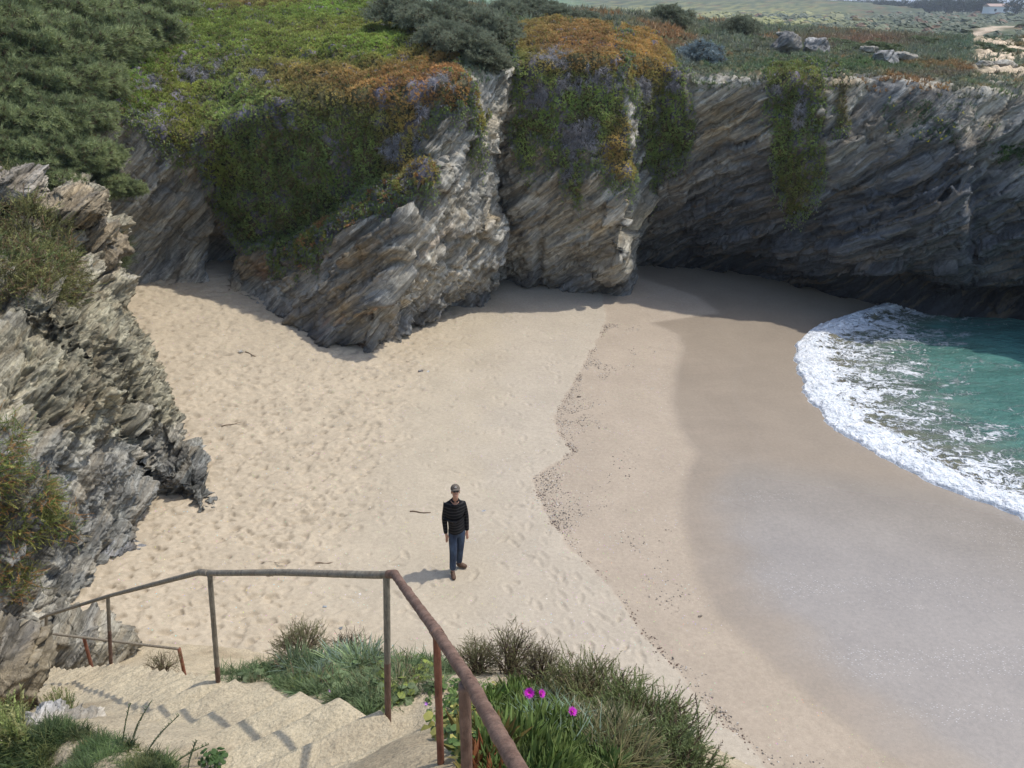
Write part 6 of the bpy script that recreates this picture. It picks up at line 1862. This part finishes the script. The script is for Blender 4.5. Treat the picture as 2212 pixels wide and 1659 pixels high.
for k, (x, Y, h, w) in enumerate([(1905, 620, 9, 7), (1925, 640, 8.5, 8), (1950, 600, 8, 8), (1985, 560, 8.5, 6), (2010, 560, 9.5, 9), (2045, 540, 9, 10), (2085, 540, 9.5, 8), (2120, 520, 10, 9), (2140, 520, 9, 8), (2195, 480, 9, 6), (1880, 700, 9, 8), (1850, 720, 9, 9), (1815, 720, 9, 9), (1780, 760, 9, 10), (1740, 760, 9, 9), (1700, 780, 8, 10), (1640, 800, 8, 9)]):
    far_tree(x, Y, h, w, 100 + k, 'dark umbrella pine in the row on the horizon beyond the scrubland')
hb = atY(2172, 12, 500); hb[2] = 4.7
root = empty('house', tuple(hb)); tag(root, 'small white house between the pines on the horizon at far right', 'house')
def boxm(x0, x1, y0, y1, z0, z1):
    V = np.array([(x, y, z) for x in (x0, x1) for y in (y0, y1) for z in (z0, z1)], float)
    F = np.array([(0, 1, 3, 2), (4, 6, 7, 5), (0, 4, 5, 1), (2, 3, 7, 6), (0, 2, 6, 4), (1, 5, 7, 3)])
    return V, F
mw = simple_mat('whitewash', (.75, .75, .74), .8); mr = simple_mat('roof_tile', (.42, .30, .24), .8); mg = simple_mat('window_dark', (.05, .06, .07), .3)
V, F = boxm(-8, 8, 0, 8, 0, 3.6); mesh_np('wall', V, F, mw, smooth=False, parent=root)
V = np.array([(-8.5, -.5, 3.6), (8.5, -.5, 3.6), (8.5, 8.5, 3.6), (-8.5, 8.5, 3.6), (-8.5, 4, 5.0), (8.5, 4, 5.0)], float)
mesh_py('roof', V, [(0, 1, 5, 4), (2, 3, 4, 5), (0, 4, 3), (1, 2, 5)], mr, root, smooth=False)
for xx in (-5, 0, 5):
    V, F = boxm(xx - .6, xx + .6, -.05, .1, 1.1, 2.4); mesh_np('window', V, F, mg, smooth=False, parent=root)

# scrub of the far plain
nn_ = 15000
yy_ = 1 / vrng.uniform(1 / 520., 1 / 62., nn_)
xr = vrng.uniform(-.75, .75, nn_)
xx_ = xr * (yy_ + 10)
P_ = np.stack([xx_, yy_, xx_ * 0], -1)
l1 = fbm(np.stack([xx_ * .12, yy_ * .12, xx_ * 0], -1), 4); l2 = fbm(np.stack([xx_ * .018, yy_ * .018, xx_ * 0 + 3], -1), 4)
P_[:, 2] = 4.3 + .5 * l1 * sstep(1500, 100, yy_) + 1.3 * l2 * sstep(3000, 200, yy_) * sstep(46, 110, yy_)
ptx = np.interp(yy_, [120, 135, 160, 200, 260], [0.42, 0.49, 0.53, 0.545, 0.56])
keep = ~((np.abs(xx_ / yy_ - ptx) < .02) & (yy_ > 118) & (yy_ < 255)) & ~((np.abs(yy_ - 133 - 8 * l2) < 5) & (xx_ / yy_ > .36) & (xx_ / yy_ < .53))
keep &= fbm(np.stack([xx_ * .05, yy_ * .05, xx_ * 0 + 8], -1), 3) > -.22
keep &= ~((xx_ / yy_ < .03) & (yy_ > 150))
g_ = sstep(-.1, .1, fbm(np.stack([xx_ * .03, yy_ * .02, xx_ * 0 + 18], -1), 3)) * sstep(120, 170, yy_) * sstep(.02, .06, xr) * sstep(.42, .3, xr)
q_ = vrng.random(nn_)
c_ = np.array([.11, .13, .075]) + (np.array([.17, .19, .12]) - np.array([.11, .13, .075])) * q_[:, None]
c_ = np.where((vrng.random(nn_) < .10)[:, None], np.array([.20, .13, .08]), c_)
c_ = c_ * (1 - g_[:, None]) + np.array([.38, .37, .15]) * g_[:, None]
P_, c_, yk = P_[keep], c_[keep], yy_[keep]
o = scatter('ground_cover', P_, np.tile(UPN, (len(P_), 1)), T_DOME, (.45 + yk * .0035) * (.6 + .8 * vrng.random(len(P_))), c_, up=1, jit=.15)
tag(o, 'low bushes dotted over the far scrubland, partly yellow in bloom', 'scrub', kind='stuff')

# tell the members of a group apart by their place in the picture
ORD = ['first', 'second', 'third', 'fourth', 'fifth', 'sixth', 'seventh', 'eighth', 'ninth', 'tenth', 'eleventh', 'twelfth', 'thirteenth', 'fourteenth', 'fifteenth', 'sixteenth', 'seventeenth', 'eighteenth']
def relabel(group, fmt, rowsy=None, rown=None):
    it = [o for o in COL.objects if o.get('group') == group]
    pr = {o.name: proj(np.array(o.location)) for o in it}
    if rowsy is None:
        for k, o in enumerate(sorted(it, key=lambda o: float(pr[o.name][0]))): o['label'] = fmt % ORD[k]
    else:
        for r in range(len(rown)):
            sub_ = [o for o in it if rowsy[r] <= pr[o.name][1] < rowsy[r + 1]]
            for k, o in enumerate(sorted(sub_, key=lambda o: float(pr[o.name][0]))): o['label'] = fmt % (ORD[k], rown[r])
relabel(G1, 'grey-green feathery shrub in the upper left thicket, %s from the left in its %s row', [-999, 85, 165, 260, 340, 999], ['topmost', 'second', 'middle', 'fourth', 'lowest'])
relabel(G2, 'grey-green shrub leaning over the notch between the buttresses, %s from the left')
relabel(G3, 'olive shrub on the crest behind the middle buttress, %s from the left')
relabel('umbrella pines on the horizon', 'dark pine on the horizon beyond the scrubland, %s from the left')
relabel('low cushion shrubs on the plateau', 'low green cushion shrub on the plateau above the right cliff, %s from the left')

# haze between the camera and the far land
hm = bpy.data.materials.new('haze_air'); hm.use_nodes = True
hn = hm.node_tree; hn.nodes.clear()
ho = hn.nodes.new('ShaderNodeOutputMaterial'); hv = hn.nodes.new('ShaderNodeVolumePrincipled')
hv.inputs['Color'].default_value = (0.80, 0.88, 1.0, 1); hv.inputs['Density'].default_value = 0.0003; hv.inputs['Anisotropy'].default_value = 0.2
hn.links.new(hv.outputs[0], ho.inputs['Volume'])
V, F = boxm(-11500, 11500, -60, 9800, -12, 40)
o = mesh_np('haze', V, F, hm, smooth=False)
tag(o, 'thin sea haze that pales the far scrubland', 'haze', kind='stuff')
